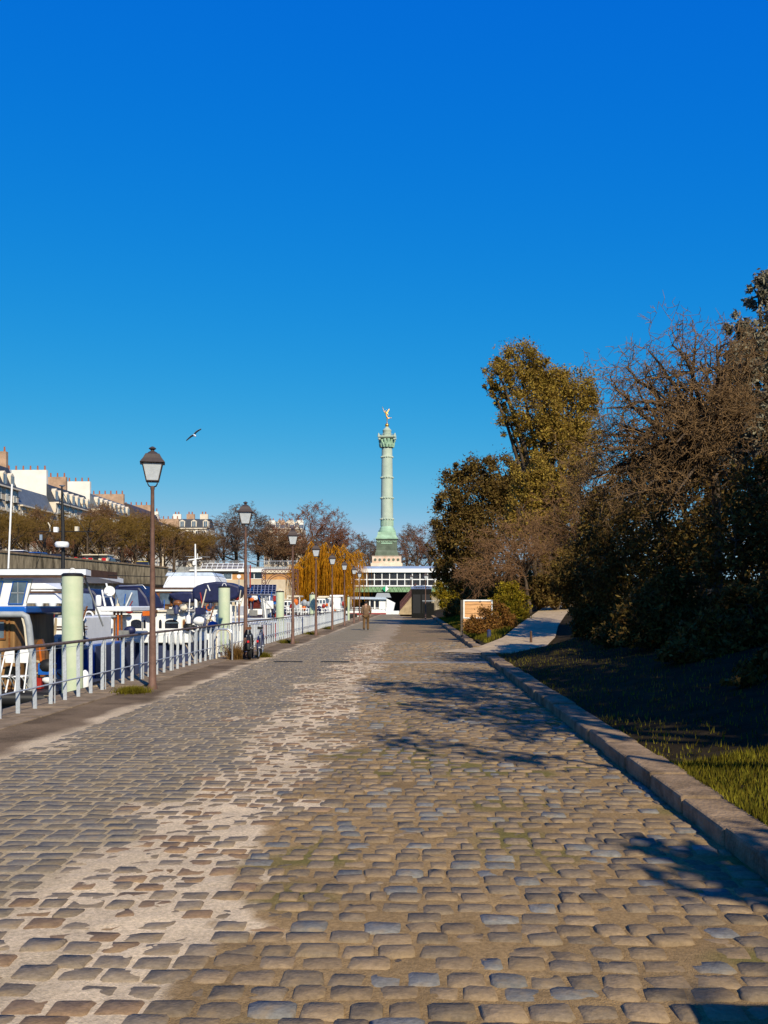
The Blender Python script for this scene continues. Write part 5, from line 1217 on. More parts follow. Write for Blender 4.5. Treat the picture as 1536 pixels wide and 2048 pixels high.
M_LEAFY = mat('yellow_green_leaf', L(.26, .18, .012), .75, var=.35, scale=1.5, island=.4, transl=.25, spec=.08)
M_LEAFG = mat('grey_green_leaf', L(.20, .175, .12), .7, var=.3, scale=1.2, island=.4, transl=.15, spec=.1)
M_LEAFR = mat('russet_leaf', L(.19, .085, .02), .8, var=.4, scale=2, island=.45, transl=.2, spec=.08)

def sm(name, S, m, parent, n=3, off=(0, 0, 0)):
    V, Fq = seg_mesh(S, n); return addobj(name, fastmesh(name, V - np.array(off), Fq, m, True), parent)
# ---- three bare street tree shapes, copied along the boulevard
def bare_shape(seed, h, P, mtw, label, name='bare_tree'):
    g = np.random.default_rng(seed); S = []
    grow(S, (0, 0, -.2), (g.normal() * .03, g.normal() * .03, 1), h * .55, h * .022, 0, g, P)
    tr, tw = split_tree(S, 1)
    # reach the exact height
    top = max(s[1][2] for s in S); f = h / top
    tr = [(s[0] * f, s[1] * f, s[2], s[3], s[4]) for s in tr]; tw = [(s[0] * f, s[1] * f, s[2], s[3], s[4]) for s in tw]
    t = thing(name, label, 'tree', (0, 0, 0), 'bare trees along the boulevard')
    sm('trunk', tr, M_BARK, t, 6); sm('crown', tw, mtw, t, 3)
    return t
PB = dict(seg=[5, 5, 4, 3, 2, 2], wig=.10, up=[0, .05, .03, .0, 0], kids=[8, 7, 6, 5, 3], ratio=.60, ang=.8, taper=.35, rmin=.019)
PB['from'] = .35
sh_ = [bare_shape(41, 11, PB, M_TWIGO, 'x'), bare_shape(42, 11, PB, M_TWIG, 'x'), bare_shape(43, 11, PB, M_TWIGG, 'x'), bare_shape(44, 11, PB, M_TWIGR, 'x')]
used = set()
def place(i, px, d, pytop, label, group=None, base=None, wide=1.0):
    o = sh_[i] if i not in used else copy_tree(sh_[i]); used.add(i)
    p = CP(px, d); z0 = SZ if base is None else base
    zt = PY(px, pytop, p.y).z; s = (zt - z0) / 11.0; wide *= 1.35
    o.location = (p.x, p.y, z0); o.scale = (s * wide, s * wide, s); o.rotation_euler = (0, 0, random.random() * 6.28)
    o['label'] = label
    if group: o['group'] = group
    return o
row = [(0, -25, 104, 1012), (0, 22, 108, 1020), (1, 55, 116, 1016), (0, 88, 122, 1010), (0, 118, 118, 1030), (1, 146, 134, 1012), (0, 172, 128, 1026), (1, 200, 142, 1006), (0, 226, 140, 1022), (1, 250, 158, 1002), (0, 272, 150, 1024), (1, 300, 168, 1022), (0, 322, 160, 1040), (0, 345, 172, 1050), (1, 372, 186, 1046), (2, 395, 190, 1052), (0, 410, 176, 1062)]
place_words = ['leftmost bare tree at the picture edge', 'olive bare tree behind the flagstaff', 'brown bare tree below the low zinc roof', 'olive bare tree left of the radar mast', 'low olive bare tree right behind the radar mast', 'brown bare tree above the no entry sign', 'olive bare tree above the cream stand', 'tall brown bare tree right of the cream stand', 'olive bare tree left of the nearest lantern post',
               'tall brown bare tree below the rounded roof', 'olive bare tree just left of the nearest lamp pole', 'brown bare tree touching the nearest lamp pole', 'olive bare tree right of the nearest lamp pole', 'small olive bare tree at the wall end', 'brown bare tree before the pale dormered building', 'grey bare tree right of the pale dormered building', 'low olive bare tree above the white yacht cabin']
for (i, px, d, py), w in zip(row, place_words): place(i, px, d, py, w)
back_rows = [(2, 478, 192, 1000, 'large spreading grey bare tree left of the second lantern head', 1.1), (2, 520, 205, 1030, 'grey bare tree right of the second lantern head', 1.0), (1, 445, 200, 1040, 'brown bare tree behind the lean-to glazing', 1.0), (1, 560, 210, 1058, 'low brown bare tree left of the third lantern head', 1.1),
             (3, 625, 215, 993, 'tall red-brown tree rising behind the willow', .85), (3, 672, 222, 1008, 'second red-brown tree behind the willow, shorter and to the right', .8), (3, 598, 218, 1040, 'low red-brown tree left behind the willow', .8),
             (1, 548, 195, 1052, 'brown bare tree closing the gap left of the third lantern', 1.2), (3, 580, 200, 1046, 'red-brown bare tree directly behind the third lantern', 1.2), (1, 612, 196, 1060, 'brown bare tree low behind the willow left edge', 1.3), (2, 716, 330, 1062, 'distant bare tree immediately left of the column base', 1.1), (2, 742, 345, 1076, 'distant bare tree touching the column pedestal', 1.1), (2, 812, 330, 1066, 'distant bare tree right of the column pedestal', 1.0), (3, 838, 300, 1046, 'distant red-brown bare tree right of the column', 1.0), (2, 862, 300, 1030, 'distant bare tree at the dark evergreen edge', .9), (1, 790, 360, 1090, 'low distant bare tree behind the column base', 1.2), (1, 690, 340, 1085, 'low distant tree behind the willow crown', 1.2)]
for i, px, d, py, lab, w in back_rows: place(i, px, d, py, lab, 'bare trees around the square', wide=w)

# more trees in a second rank behind, so that the band closes
RW = ['leftmost, by the picture edge', 'below the dark mansard at the edge', 'behind the flagstaff top', 'below the white party wall', 'left of the radar mast top', 'right of the radar mast top', 'above the no entry sign', 'above the left part of the cream stand', 'above the right part of the cream stand', 'below the zinc roof with white dormers', 'below the rounded roof', 'left of the nearest lamp pole', 'right of the nearest lamp pole', 'before the pale dormered building', 'rightmost, above the white yacht']
for k in range(15):
    px = -10 + k * 30 + random.random() * 10; d = 128 + k * 6.5
    place((0, 1, 0, 3, 1)[k % 5], px, d, 1030 + k * 2.2 + random.random() * 14, 'rear rank bare tree on the boulevard, ' + RW[k], 'rear rank of bare boulevard trees')
# ---- willow
g = np.random.default_rng(77); Yw = 116.0; wp = PY(645, 1234, Yw)
t = thing('willow_tree', 'golden weeping willow with trailing shoots before the station', 'tree', (wp.x, Yw, .02))
tr = []; St = []; f0 = np.array([wp.x, Yw, 3.1]); b0_ = np.array([wp.x, Yw, 0.])
for j in range(5): tr.append((b0_ + (f0 - b0_) * j / 5, b0_ + (f0 - b0_) * (j + 1) / 5, .42 - .02 * j, .40 - .02 * j, 0))
cw = PY(653, 1100, Yw)
for k in range(52):
    a = g.random() * 6.283; u = .15 + .85 * math.sqrt(g.random()); lump = .92 + .25 * math.sin(a * 3 + 1) * u + g.normal() * .07
    e = np.array([cw.x + 4.2 * u * math.cos(a) * (1 + .08 * g.normal()), Yw + 3.4 * u * math.sin(a), 3.6 + (ZP(1072, Yw) - 4.2) * lump * (1 - .42 * u ** 2)])
    n = 9; p = f0.copy(); pts = [p]
    for j in range(n):
        q_ = (j + 1) / n; q = f0 + (e - f0) * np.array([q_ ** 1.3, q_ ** 1.3, q_ ** .8]) + g.normal(size=3) * .12; tr.append((p, q, .16 * (1 - .85 * j / n), .16 * (1 - .85 * q_) + .015, 1)); p = q; pts.append(q)
    for m_ in range(105):
        i_ = 3 + int(g.random() * (n - 3)); p = pts[i_] + (pts[i_ + 1] - pts[i_]) * g.random() if i_ < n else pts[n]
        d = rand_unit(1, g)[0] * .55 + np.array([math.cos(a), math.sin(a), .35]) * .5; L_ = 1.2 + 4.6 * g.random() ** .8; nn = 7; rr_ = .024
        for j in range(nn):
            f = (j + 1) / nn; d = d * .62 + np.array([g.normal() * .08, g.normal() * .08, -.75]); q = p + d / np.linalg.norm(d) * L_ / nn
            if q[2] < .9: break
            St.append((p, q, rr_ * (1 - .1 * j), rr_ * (1 - .1 * (j + 1)))); p = q
sm('trunk', tr, M_BARK, t, 6, (wp.x, Yw, .02)); sm('crown', St, M_WILLOW, t, 3, (wp.x, Yw, .02))

# ---- evergreens: pixel lobes at a depth taken from where the tree stands
def lobe(px, py, rp, Y, dy=0, sq=1.0, dep=.9):
    c = PY(px, py, Y + dy); r = rp * Y / F; return ((c.x, c.y, c.z), (r, r * dep, r * sq))
def evergreen(name, label, base, blobs, n, leaf, m, g, limbs=True, clumps=60, cr=.22, hang=0., group='trees and shrubs on the garden bank', trunk=.2, aspect=.45):
    t = thing(name, label, 'tree' if 'tree' in name or 'oak' in name else 'shrub', base, group)
    P = crown_points(blobs, n, g, clumps, cr); P = P[P[:, 2] > base[2] - .05]
    V, Fq = leaf_arrays(P, leaf, g, hang=hang, aspect=aspect)
    addobj('crown', fastmesh('crown', V - np.array(base), Fq, m), t)
    S = []; b = np.array(base, float)
    for c, r in blobs:
        p = b.copy(); c = np.array(c); n_ = 6; rr = trunk
        for j in range(n_):
            f = (j + 1) / n_; q = b + (c - b) * np.array([f ** 1.5, f ** 1.5, f]) + g.normal(size=3) * .08 * (j < n_ - 1); S.append((p, q, max(.02, trunk * (1 - .8 * j / n_)), max(.015, trunk * (1 - .8 * f)), 0)); p = q
        for k in range(5):
            u = rand_unit(1, g)[0]; S.append((p, p + u * np.array(r) * .8, trunk * .25, .01, 1))
    sm('trunk', S, M_BARK, t, 6, base)
    return t
def gz_(x, y): return float(garden_z(np.array([x]), np.array([y]))[0])
g = np.random.default_rng(101)
Y = 60; x = XP(1105, Y)
evergreen('evergreen_tree', 'tall olive evergreen tree standing clear above the others against the sky', (x, Y, gz_(x, Y)),
          [lobe(1040, 735, 48, Y), lobe(1000, 752, 34, Y, -.5), lobe(1085, 770, 45, Y, .6), lobe(1148, 780, 46, Y, .4), lobe(1070, 815, 52, Y, -.8), lobe(1125, 840, 55, Y), lobe(1172, 845, 34, Y, .5), lobe(1022, 850, 28, Y, -.3), lobe(1042, 885, 22, Y), lobe(1100, 890, 44, Y, -.6), lobe(1150, 905, 50, Y), lobe(1170, 800, 30, Y), lobe(982, 775, 18, Y), lobe(1070, 745, 38, Y), lobe(1110, 770, 40, Y, .8), lobe(1085, 850, 45, Y, .5), lobe(1015, 800, 26, Y, .3), lobe(1130, 870, 45, Y, -.5), lobe(1060, 905, 24, Y)], 82000, .135, M_LEAFO, g, clumps=34, cr=.24, trunk=.28)
Y = 78; x = XP(950, Y)
evergreen('evergreen_tree', 'broad dark evergreen tree leaning over the quay end beside the kiosk', (x, Y, gz_(x, Y)),
          [lobe(935, 985, 55, Y), lobe(900, 1010, 32, Y, -1), lobe(912, 945, 22, Y), lobe(965, 950, 38, Y, -.5), lobe(1005, 960, 50, Y, .5), lobe(895, 1060, 35, Y, -.8), lobe(930, 1070, 60, Y), lobe(890, 1110, 28, Y), lobe(905, 1140, 36, Y, -.6), lobe(945, 1145, 48, Y), lobe(990, 1060, 65, Y), lobe(882, 1150, 16, Y), lobe(1040, 990, 55, Y, 1)], 76000, .20, M_LEAFD, g, clumps=40, cr=.25, trunk=.3)
Y = 56; x = XP(1075, Y)
evergreen('evergreen_tree', 'olive-brown evergreen mass in the middle of the right-hand trees', (x, Y, gz_(x, Y)),
          [lobe(1060, 960, 45, Y), lobe(1100, 985, 50, Y, -.6), lobe(1040, 1030, 42, Y, -1), lobe(1090, 1050, 48, Y), lobe(1140, 960, 42, Y), lobe(1140, 1030, 50, Y, -.8), lobe(1165, 1100, 45, Y), lobe(1120, 1110, 40, Y)], 48000, .15, M_LEAFO, g, clumps=40, cr=.24)
Y = 48; x = XP(1040, Y); bz = gz_(x, Y)
evergreen('garden_shrub', 'yellow-green leafy shrub beside the side path', (XP(1022, Y), Y, gz_(XP(1022, Y), Y)), [lobe(1018, 1195, 27, Y), lobe(1038, 1208, 22, Y, -.3), lobe(1000, 1212, 22, Y), lobe(1030, 1228, 26, Y, -.5)], 14000, .10, M_LEAFY, g, clumps=30, cr=.3, trunk=.05)
Y = 42; x = XP(985, Y)
evergreen('garden_shrub', 'low russet shrub in front of the wooden board', (x, Y, gz_(x, Y)), [lobe(970, 1240, 24, Y), lobe(998, 1234, 24, Y), lobe(950, 1255, 20, Y, -.3), lobe(980, 1262, 24, Y, -.5), lobe(1012, 1250, 22, Y)], 15000, .085, M_LEAFR, g, clumps=30, cr=.3, trunk=.04)
Y = 60; x = XP(1071, Y)
evergreen('clipped_shrub', 'small rounded clipped shrub at the top of the side path', (x, Y, gz_(x, Y)), [lobe(1066, 1198, 13, Y, sq=1.2), lobe(1078, 1200, 12, Y, sq=1.2)], 9000, .08, M_LEAFO, g, clumps=60, cr=.25, trunk=.05)
Y = 96; x = XP(898, Y)
evergreen('garden_shrub', 'sunlit yellow-green shrub beside the dark kiosk', (x, Y, gz_(x, Y)), [lobe(880, 1182, 16, Y), lobe(898, 1178, 20, Y), lobe(918, 1182, 18, Y), lobe(890, 1200, 18, Y), lobe(912, 1204, 16, Y)], 12000, .16, M_LEAFY, g, clumps=30, cr=.3, trunk=.06)
for k, (px, py, rp, Y, w) in enumerate(((1030, 1160, 40, 64, 'dark shrub behind the yellow-green shrub'), (975, 1180, 36, 72, 'dark shrub behind the wooden board'), (1112, 1165, 40, 54, 'dark shrub above the side path head'), (915, 1216, 18, 88, 'low dark shrub left of the wooden board'), (945, 1205, 20, 80, 'dark shrub between the kiosk and the wooden board'))):
    x = XP(px, Y); evergreen('garden_shrub', w, (x, Y, gz_(x, Y)), [lobe(px, py, rp, Y), lobe(px - rp * .6, py + rp * .5, rp * .8, Y, -.4), lobe(px + rp * .6, py + rp * .5, rp * .8, Y, .4)], 12000, .17, M_LEAFD, g, clumps=40, cr=.25, trunk=.08)
# near dark shrubs on the bank (shaded by the trees behind the camera)
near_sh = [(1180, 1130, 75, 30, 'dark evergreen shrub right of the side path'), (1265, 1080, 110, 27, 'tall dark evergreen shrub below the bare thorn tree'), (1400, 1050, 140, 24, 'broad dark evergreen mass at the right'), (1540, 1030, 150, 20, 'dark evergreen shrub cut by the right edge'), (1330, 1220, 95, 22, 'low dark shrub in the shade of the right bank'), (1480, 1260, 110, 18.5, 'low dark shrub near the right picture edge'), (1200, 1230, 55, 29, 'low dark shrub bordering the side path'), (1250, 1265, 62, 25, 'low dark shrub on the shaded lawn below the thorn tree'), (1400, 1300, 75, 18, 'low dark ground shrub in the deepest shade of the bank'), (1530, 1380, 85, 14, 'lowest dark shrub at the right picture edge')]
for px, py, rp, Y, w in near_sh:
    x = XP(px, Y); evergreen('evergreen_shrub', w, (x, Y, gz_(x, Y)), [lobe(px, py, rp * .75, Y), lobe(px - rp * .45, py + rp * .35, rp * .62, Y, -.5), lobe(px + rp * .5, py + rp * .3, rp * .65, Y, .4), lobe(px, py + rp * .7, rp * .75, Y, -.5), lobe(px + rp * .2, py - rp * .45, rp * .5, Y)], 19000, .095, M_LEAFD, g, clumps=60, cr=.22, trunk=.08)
# grey-green tree at the right edge
Y = 30; x = XP(1545, Y)
evergreen('evergreen_tree', 'grey-green leaved tree at the upper right edge', (x, Y, gz_(x, Y)), [lobe(1548, 560, 36, Y), lobe(1518, 592, 24, Y), lobe(1500, 690, 46, Y), lobe(1475, 650, 24, Y, -.5), lobe(1560, 690, 70, Y), lobe(1480, 740, 45, Y, -.6), lobe(1540, 800, 85, Y), lobe(1490, 850, 70, Y), lobe(1580, 620, 50, Y), lobe(1450, 800, 40, Y, .5)], 42000, .13, M_LEAFG, g, clumps=34, cr=.25, trunk=.22)
Y = 33; x = XP(1400, Y)
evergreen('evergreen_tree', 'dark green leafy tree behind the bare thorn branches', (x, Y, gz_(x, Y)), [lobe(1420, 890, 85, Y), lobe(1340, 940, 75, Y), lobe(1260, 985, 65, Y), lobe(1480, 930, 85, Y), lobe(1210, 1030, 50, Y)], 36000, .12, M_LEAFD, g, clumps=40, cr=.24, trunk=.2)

# ---- bare thorn tree: limbs led to where the photo shows them, crooked spurs all along
def led_tree(name, label, base, fork, targets, Y, g, m, P, r0, wig, group='trees and shrubs on the garden bank', sub=1.0):
    t = thing(name, label, 'tree', base, group); S = []
    b = np.array(base); f = np.array(fork); n = 5; p = b
    for j in range(n):
        q = b + (f - b) * (j + 1) / n + g.normal(size=3) * .04; S.append((p, q, r0 * (1 - .08 * j), r0 * (1 - .08 * (j + 1)), 0)); p = q
    for (px, py, dy) in targets:
        e = PY(px, py, Y + dy); e = np.array([e.x, e.y, e.z]); L_ = np.linalg.norm(e - f); n = max(5, int(L_ / .35)); p = f.copy(); rr = r0 * .55
        side = g.normal(size=3) * L_ * .08
        for j in range(n):
            u = (j + 1) / n; q = f + (e - f) * u + side * math.sin(u * math.pi) + np.array([0, 0, 1]) * L_ * .07 * math.sin(u * math.pi) + g.normal(size=3) * wig * (1 - .5 * u)
            r1 = rr * (1 - .85 * u) + .006; S.append((p, q, rr * (1 - .85 * j / n) + .006, r1, 0))
            if u > .22:
                for k in range(P['spurs']):
                    d = rand_unit(1, g)[0] + (e - f) / L_ * .5; grow(S, q, d, sub * (.35 + .75 * g.random()), max(.006, r1 * .5), 1, g, P)
            p = q
    sm('trunk', [s for s in S if s[4] == 0], M_BARK, t, 6, base); sm('twigs', [s for s in S if s[4] > 0], m, t, 3, base)
    return t
g = np.random.default_rng(55)
PT = dict(seg=[3, 4, 3, 2], wig=.30, up=[0, .02, 0, 0], kids=[0, 5, 3], ratio=.55, ang=1.1, taper=.5, rmin=.0065, spurs=3); PT['from'] = .1
M_THORN = mat('thorn_twigs', L(.185, .112, .052), .9, var=.4, scale=3, spec=.08)
Y = 22.0; x = XP(1430, Y)
led_tree('thorn_tree', 'bare crooked thorn tree spreading against the sky at the right', (x, Y, gz_(x, Y)), tuple(PY(1425, 930, Y)),
         [(1225, 765, 0), (1215, 815, -.6), (1250, 735, .5), (1300, 705, 0), (1345, 690, -.5), (1395, 672, .6), (1435, 690, 0), (1480, 705, .5), (1530, 720, 0), (1200, 870, .3), (1180, 915, -.5), (1220, 940, .6), (1270, 800, -1), (1330, 770, .9), (1380, 760, -1), (1440, 800, -1.2), (1500, 830, -1), (1545, 790, -.5), (1160, 960, 0), (1210, 1000, -.8), (1280, 900, -1.3), (1350, 880, -1.5), (1280, 990, -1.2), (1350, 985, -1.4), (1230, 850, -.4), (1290, 760, -.3), (1320, 830, .4), (1250, 880, .2), (1400, 720, -.6), (1460, 760, .3), (1160, 1000, .5), (1185, 960, .8), (1310, 940, -.6), (1420, 860, -1.4), (1500, 900, -1.5), (1460, 960, -1.6), (1240, 1010, .3)], Y, g, M_THORN, PT, .13, .05)
for (px, py, qx, qy) in ((1395, 690, 1420, 640), (1345, 700, 1330, 655), (1300, 715, 1275, 690)):   # long straight shoots
    pass
PT2 = dict(PT); PT2['spurs'] = 3
Y = 52.0; x = XP(1060, Y)
M_TWIGB = mat('tan_twigs', L(.23, .125, .06), .9, var=.35, scale=2)
PT3 = dict(seg=[3, 4, 3, 2], wig=.22, up=[0, .0, -.02, 0], kids=[0, 6, 4], ratio=.55, ang=.9, taper=.45, rmin=.009, spurs=3); PT3['from'] = .1
led_tree('bare_bush', 'twiggy pale brown bare bush arching over the wooden board', (x, Y, gz_(x, Y)), tuple(PY(1050, 1150, Y)),
         [(940, 1155, 0), (935, 1130, -.6), (950, 1105, .4), (975, 1080, 0), (1005, 1062, -.6), (1035, 1055, .5), (1070, 1065, 0), (1095, 1090, .4), (960, 1165, -.8), (1000, 1110, -1), (1040, 1100, -1), (1075, 1110, -.8), (1020, 1140, -1.1)], Y, g, M_TWIGB, PT3, .12, .05, sub=1.5)
Y = 40.0; x = XP(1200, Y)
led_tree('bare_bush', 'brown bare bush filling the gap below the thorn tree', (x, Y, gz_(x, Y)), tuple(PY(1195, 1090, Y)),
         [(1110, 1010, 0), (1130, 980, .5), (1160, 950, -.5), (1195, 930, 0), (1235, 950, .6), (1100, 1050, -.5), (1110, 1090, 0), (1150, 1030, -.9), (1200, 1010, -1), (1240, 1020, -.6), (1260, 1060, 0)], Y, g, M_TWIG, PT3, .10, .05, sub=1.1)

# ---- trees out of the frame on the right whose shade falls on the bank and the kerb side of the quay
g = np.random.default_rng(91)
for k, (x, y, zc0, r, n_, w) in enumerate(((9.4, 4.6, 5.5, 3.4, 15000, 'leafy evergreen tree on the bank right of the camera'), (9.0, 12.0, 5.0, 2.6, 12000, 'evergreen tree on the bank just outside the right edge'), (13.0, 9.0, 8.5, 4.0, 14000, 'tall evergreen tree on the upper bank outside the right edge'), (11.5, -2.5, 7, 3.6, 12000, 'evergreen tree on the bank behind and right of the camera'),
                                          (6.2, 3.6, 7.8, 1.7, 2600, 'thin-crowned tree leaning toward the kerb right of the camera'), (7.9, 3.4, 5.8, 2.3, 12000, 'dense evergreen tree low on the bank right of the camera'), (8.0, 9.6, 6.2, 2.3, 12000, 'dense evergreen tree on the bank between the other shade trees'), (9.0, 16.0, 5.8, 2.0, 9000, 'dense small evergreen tree at the right edge of the view'), (6.9, 8.0, 8.8, 1.8, 3400, 'tall thin-crowned tree outside the right edge near the kerb'), (4.75, -.6, 5.0, .55, 260, 'slender young tree beside the kerb behind the camera'), (15.5, 15, 9, 4, 9000, 'large evergreen tree high on the bank outside the right edge'))):
    z0 = gz_(x, y); bl = [((x + g.normal() * r * .5, y + g.normal() * r * .5, zc0 + g.normal() * r * .45), (r * (.45 + .3 * g.random()),) * 3) for _ in range(9)]
    evergreen('evergreen_tree', w, (x, y, z0), bl, n_, .19, M_LEAFD, g, clumps=20, cr=.3, trunk=.14, aspect=.6)

# ================================================================ SMALL THINGS
# ---- wooden board in a white frame beside the kerb
Y = 43.5; t = thing('wooden_board', 'wooden plank board in a white frame beside the far kerb', 'board', (XP(935, Y), Y, .14))
a, b = PY(927, 1200.5, Y), PY(984, 1237, Y); M_PINE = mat('pine_plank', L(.62, .33, .14), .7, var=.3, scale=2, streak=6)
MB().box(a.x - .12, a.x - .01, Y - .04, Y + .18, .08, a.z + .01).build('post', mat('dark_post', L(.10, .08, .06), .8, var=.3), t)
MB().box(b.x - .05, b.x + .05, Y + .06, Y + .16, .2, a.z).build('post', MATS['dark_post'], t)
for k in range(6):
    z0 = b.z - .35 + (a.z - b.z + .35) * k / 6; MB().box(a.x, b.x, Y + .01, Y + .04, z0 + .006, z0 + (a.z - b.z + .35) / 6 - .006).build('plank', M_PINE, t)
fr = MB().box(a.x - .008, b.x + .02, Y - .02, Y + .008, a.z - .04, a.z + .02).box(a.x - .008, a.x + .045, Y - .02, Y + .008, b.z, a.z - .04).box(b.x - .03, b.x + .02, Y - .02, Y + .008, b.z, a.z - .04).box(a.x + .045, b.x - .03, Y - .02, Y + .008, b.z, b.z + .05); fr.build('frame', M_WHITE, t)
# small post on the side path, pale stone at the path mouth, path bollard
x, y = XP(1062, 35.5), 35.5; o = MB().tube([(x, y, gz_(x, y) - .02), (x, y, gz_(x, y) + .42)], [.05, .04], 8).tube([(x, y, gz_(x, y) + .42), (x, y, gz_(x, y) + .46)], [.05, .02], 8).build('bollard', M_BROWN, None, True, origin=(x, y, gz_(x, y))); tag(o, 'short dark bollard on the side path', 'bollard')
x, y = XP(978, 38), 38.0; o = MB().tube([(x, y, gz_(x, y) - .02), (x, y, gz_(x, y) + .26)], [.09, .07], 8).tube([(x, y, gz_(x, y) + .26), (x, y, gz_(x, y) + .31)], [.085, .03], 8).build('path_light', M_NAVYH, None, True, origin=(x, y, gz_(x, y))); tag(o, 'small blue path light in the grass by the path mouth', 'light')
# unseen cabinet-shaped block, added to drop a shadow into the lower right corner
t = thing('shadow_block', 'grey cabinet-shaped block added outside the lower right corner for its shadow', 'cabinet', (2.25, 2.35, 0))
MB().box(1.78, 2.75, 2.2, 2.55, 0, 1.10).build('body', M_GREY, t, bevel=.02); MB().box(1.74, 2.79, 2.16, 2.59, 1.101, 1.14).build('lid', M_GREY, t, bevel=.01); MB().box(2.255, 2.275, 2.19, 2.199, .1, 1.05).build('door_seam', M_BLACK, t)

# ---- cycle stands
for k, (px, dx) in enumerate(((444.5, 0), (452, .35))):
    x0, x1 = XP(px - 19, 28.6 + dx), XP(px + 20 - 12 * k, 28.6 + dx); yb = 28.6 + dx; z = .88 - .02 * k
    pts = [(x0, yb, -.02), (x0, yb, z - .16)] + [(x0 + .16 - .16 * math.cos(R(a)), yb, z - .16 + .16 * math.sin(R(a))) for a in range(15, 91, 15)] + [(x1 - .16 + .16 * math.sin(R(a)), yb, z - .16 + .16 * math.cos(R(a))) for a in range(0, 91, 15)] + [(x1, yb, -.02)]
    o = MB().tube(pts, .024, 8).build('cycle_stand', M_STEEL if k == 0 else M_CREAM, None, True, origin=(x0, yb, 0)); tag(o, ('bright steel hoop cycle stand left of the second lantern', 'cream hoop cycle stand just behind the steel one')[k], 'cycle stand', 'cycle stands by the railing')

# ---- bicycles (seen from behind)
M_TYRE = mat('tyre', L(.014, .013, .012), .7, var=.2); M_LEATHER = mat('saddle_leather', L(.14, .05, .02), .5, var=.2)
def ring(m, c, R_, r, n=28, k=8):
    pts = [(c[0], c[1] + R_ * math.cos(2 * math.pi * i / n), c[2] + R_ * math.sin(2 * math.pi * i / n)) for i in range(n + 1)]; return m.tube(pts, r, k, cap=False)
def bicycle(label, x, y, fat, framem, fenderm, saddlem, lean, rz):
    t = thing('bicycle', label, 'bicycle', (x, y, 0), 'bicycles at the second lantern', rz); t.rotation_euler = (0, lean, rz)
    def ad(mb, name, m, p=None):
        o = mb.build(name, m, None, True); o.parent = p or t; return o
    R_ = .33
    for yy in (0, 1.04):
        w = ad(ring(MB(), (0, yy, R_), R_ - fat, fat), 'tyre', M_TYRE); ad(ring(MB(), (0, yy, R_), R_ - fat * 2, .012, 24, 6), 'rim', M_STEEL, w)
        s = MB()
        for k in range(14): a = 2 * math.pi * k / 14; s.tube([(0, yy, R_), (0, yy + (R_ - fat * 2) * math.cos(a), R_ + (R_ - fat * 2) * math.sin(a))], .0025, 3)
        ad(s.tube([(-.05, yy, R_), (.05, yy, R_)], .025, 8), 'spokes', M_STEEL, w)
        gpts = [(0, yy + (R_ + .02) * math.cos(R(a)), R_ + (R_ + .02) * math.sin(R(a))) for a in range(20, 200, 15)]; ad(MB().tube(gpts, fat * 1.15, 6), 'mudguard', fenderm)
    f = MB(); bb = (0, .42, .29); st_ = (0, .28, .80); hd_ = (0, .86, .82)
    for p, q in ((bb, st_), (bb, hd_), (st_, hd_), ((.05, 0, R_), bb), ((-.05, 0, R_), bb), ((.05, 0, R_), st_), ((-.05, 0, R_), st_), (hd_, (.06, 1.04, R_)), (hd_, (-.06, 1.04, R_)), (hd_, (0, .84, .98))): f.tube([p, q], .018, 6)
    ad(f, 'frame', framem); ad(MB().tube([(-.30, .72, .99), (-.22, .82, 1.0), (0, .85, .99), (.22, .82, 1.0), (.30, .72, .99)], .013, 6), 'handlebar', M_STEEL)
    ad(MB().prismx([(.12, .86), (.42, .88), (.42, .92), (.12, .94)], -.07, .07), 'saddle', saddlem); ad(MB().tube([st_, (0, .27, .88)], .014, 6), 'seat_post', M_STEEL)
    rk = MB()
    for sx in (-.06, .06): rk.tube([(sx, -.12, .70), (sx, .3, .70)], .008, 5).tube([(sx, .0, R_), (sx, -.05, .70)], .007, 5)
    ad(rk.box(-.06, .06, -.13, -.11, .62, .70), 'rack', M_STEEL); ad(MB().box(-.03, .03, -.40, -.36, .50, .56), 'rear_light', M_SIGNRED)
    ad(MB().tube([(-.16, .42, .21), (-.08, .42, .21), (-.08, .42, .29), (.08, .42, .29), (.08, .42, .38), (.16, .42, .38)], .01, 5), 'crank', M_STEEL)
bicycle('black fat-tyred bicycle with brown saddle leaning by the second lantern', XP(501, 29.0), 28.9, .05, M_BLACK, M_BLACK, M_LEATHER, R(-3), R(6))
bicycle('narrow dark blue bicycle parked right of the fat-tyred one', XP(516.5, 29.2), 29.2, .025, M_NAVYH, M_NAVY, M_BLACK, R(2), R(3))

# ---- the walker, seen from behind
Yp = 59.6; px_ = XP(732, Yp)
M_SKIN = mat('skin', L(.42, .24, .16), .6, var=.1); M_JACKET = mat('brown_jacket', L(.16, .10, .06), .85, var=.3, scale=6, bump=.3, bscale=30); M_TROUS = mat('brown_trousers', L(.13, .075, .035), .85, var=.3, scale=5); M_HAIR = mat('dark_hair', L(.02, .015, .012), .7, var=.2); M_SHOE = mat('dark_shoes', L(.02, .018, .016), .5)
t = thing('person', 'person in a brown jacket and brown trousers walking away along the quay', 'person', (px_, Yp, .003))
def v(x, y, z): return (px_ + x, Yp + y, z)
V = [v(0, 0, .95), v(0, .01, 1.12), v(0, .03, 1.30), v(0, .05, 1.44), v(0, .07, 1.52), v(0, .10, 1.60), v(0, .11, 1.68),
     v(-.19, .04, 1.40), v(-.25, -.02, 1.16), v(-.25, .06, .93), v(-.245, .09, .87), v(.19, .04, 1.40), v(.25, .10, 1.16), v(.25, .20, .95), v(.245, .24, .89),
     v(-.10, 0, .88), v(-.11, -.06, .50), v(-.11, -.24, .12), v(-.11, -.12, .05), v(.10, 0, .88), v(.11, .12, .50), v(.11, .10, .10), v(.11, .24, .04)]
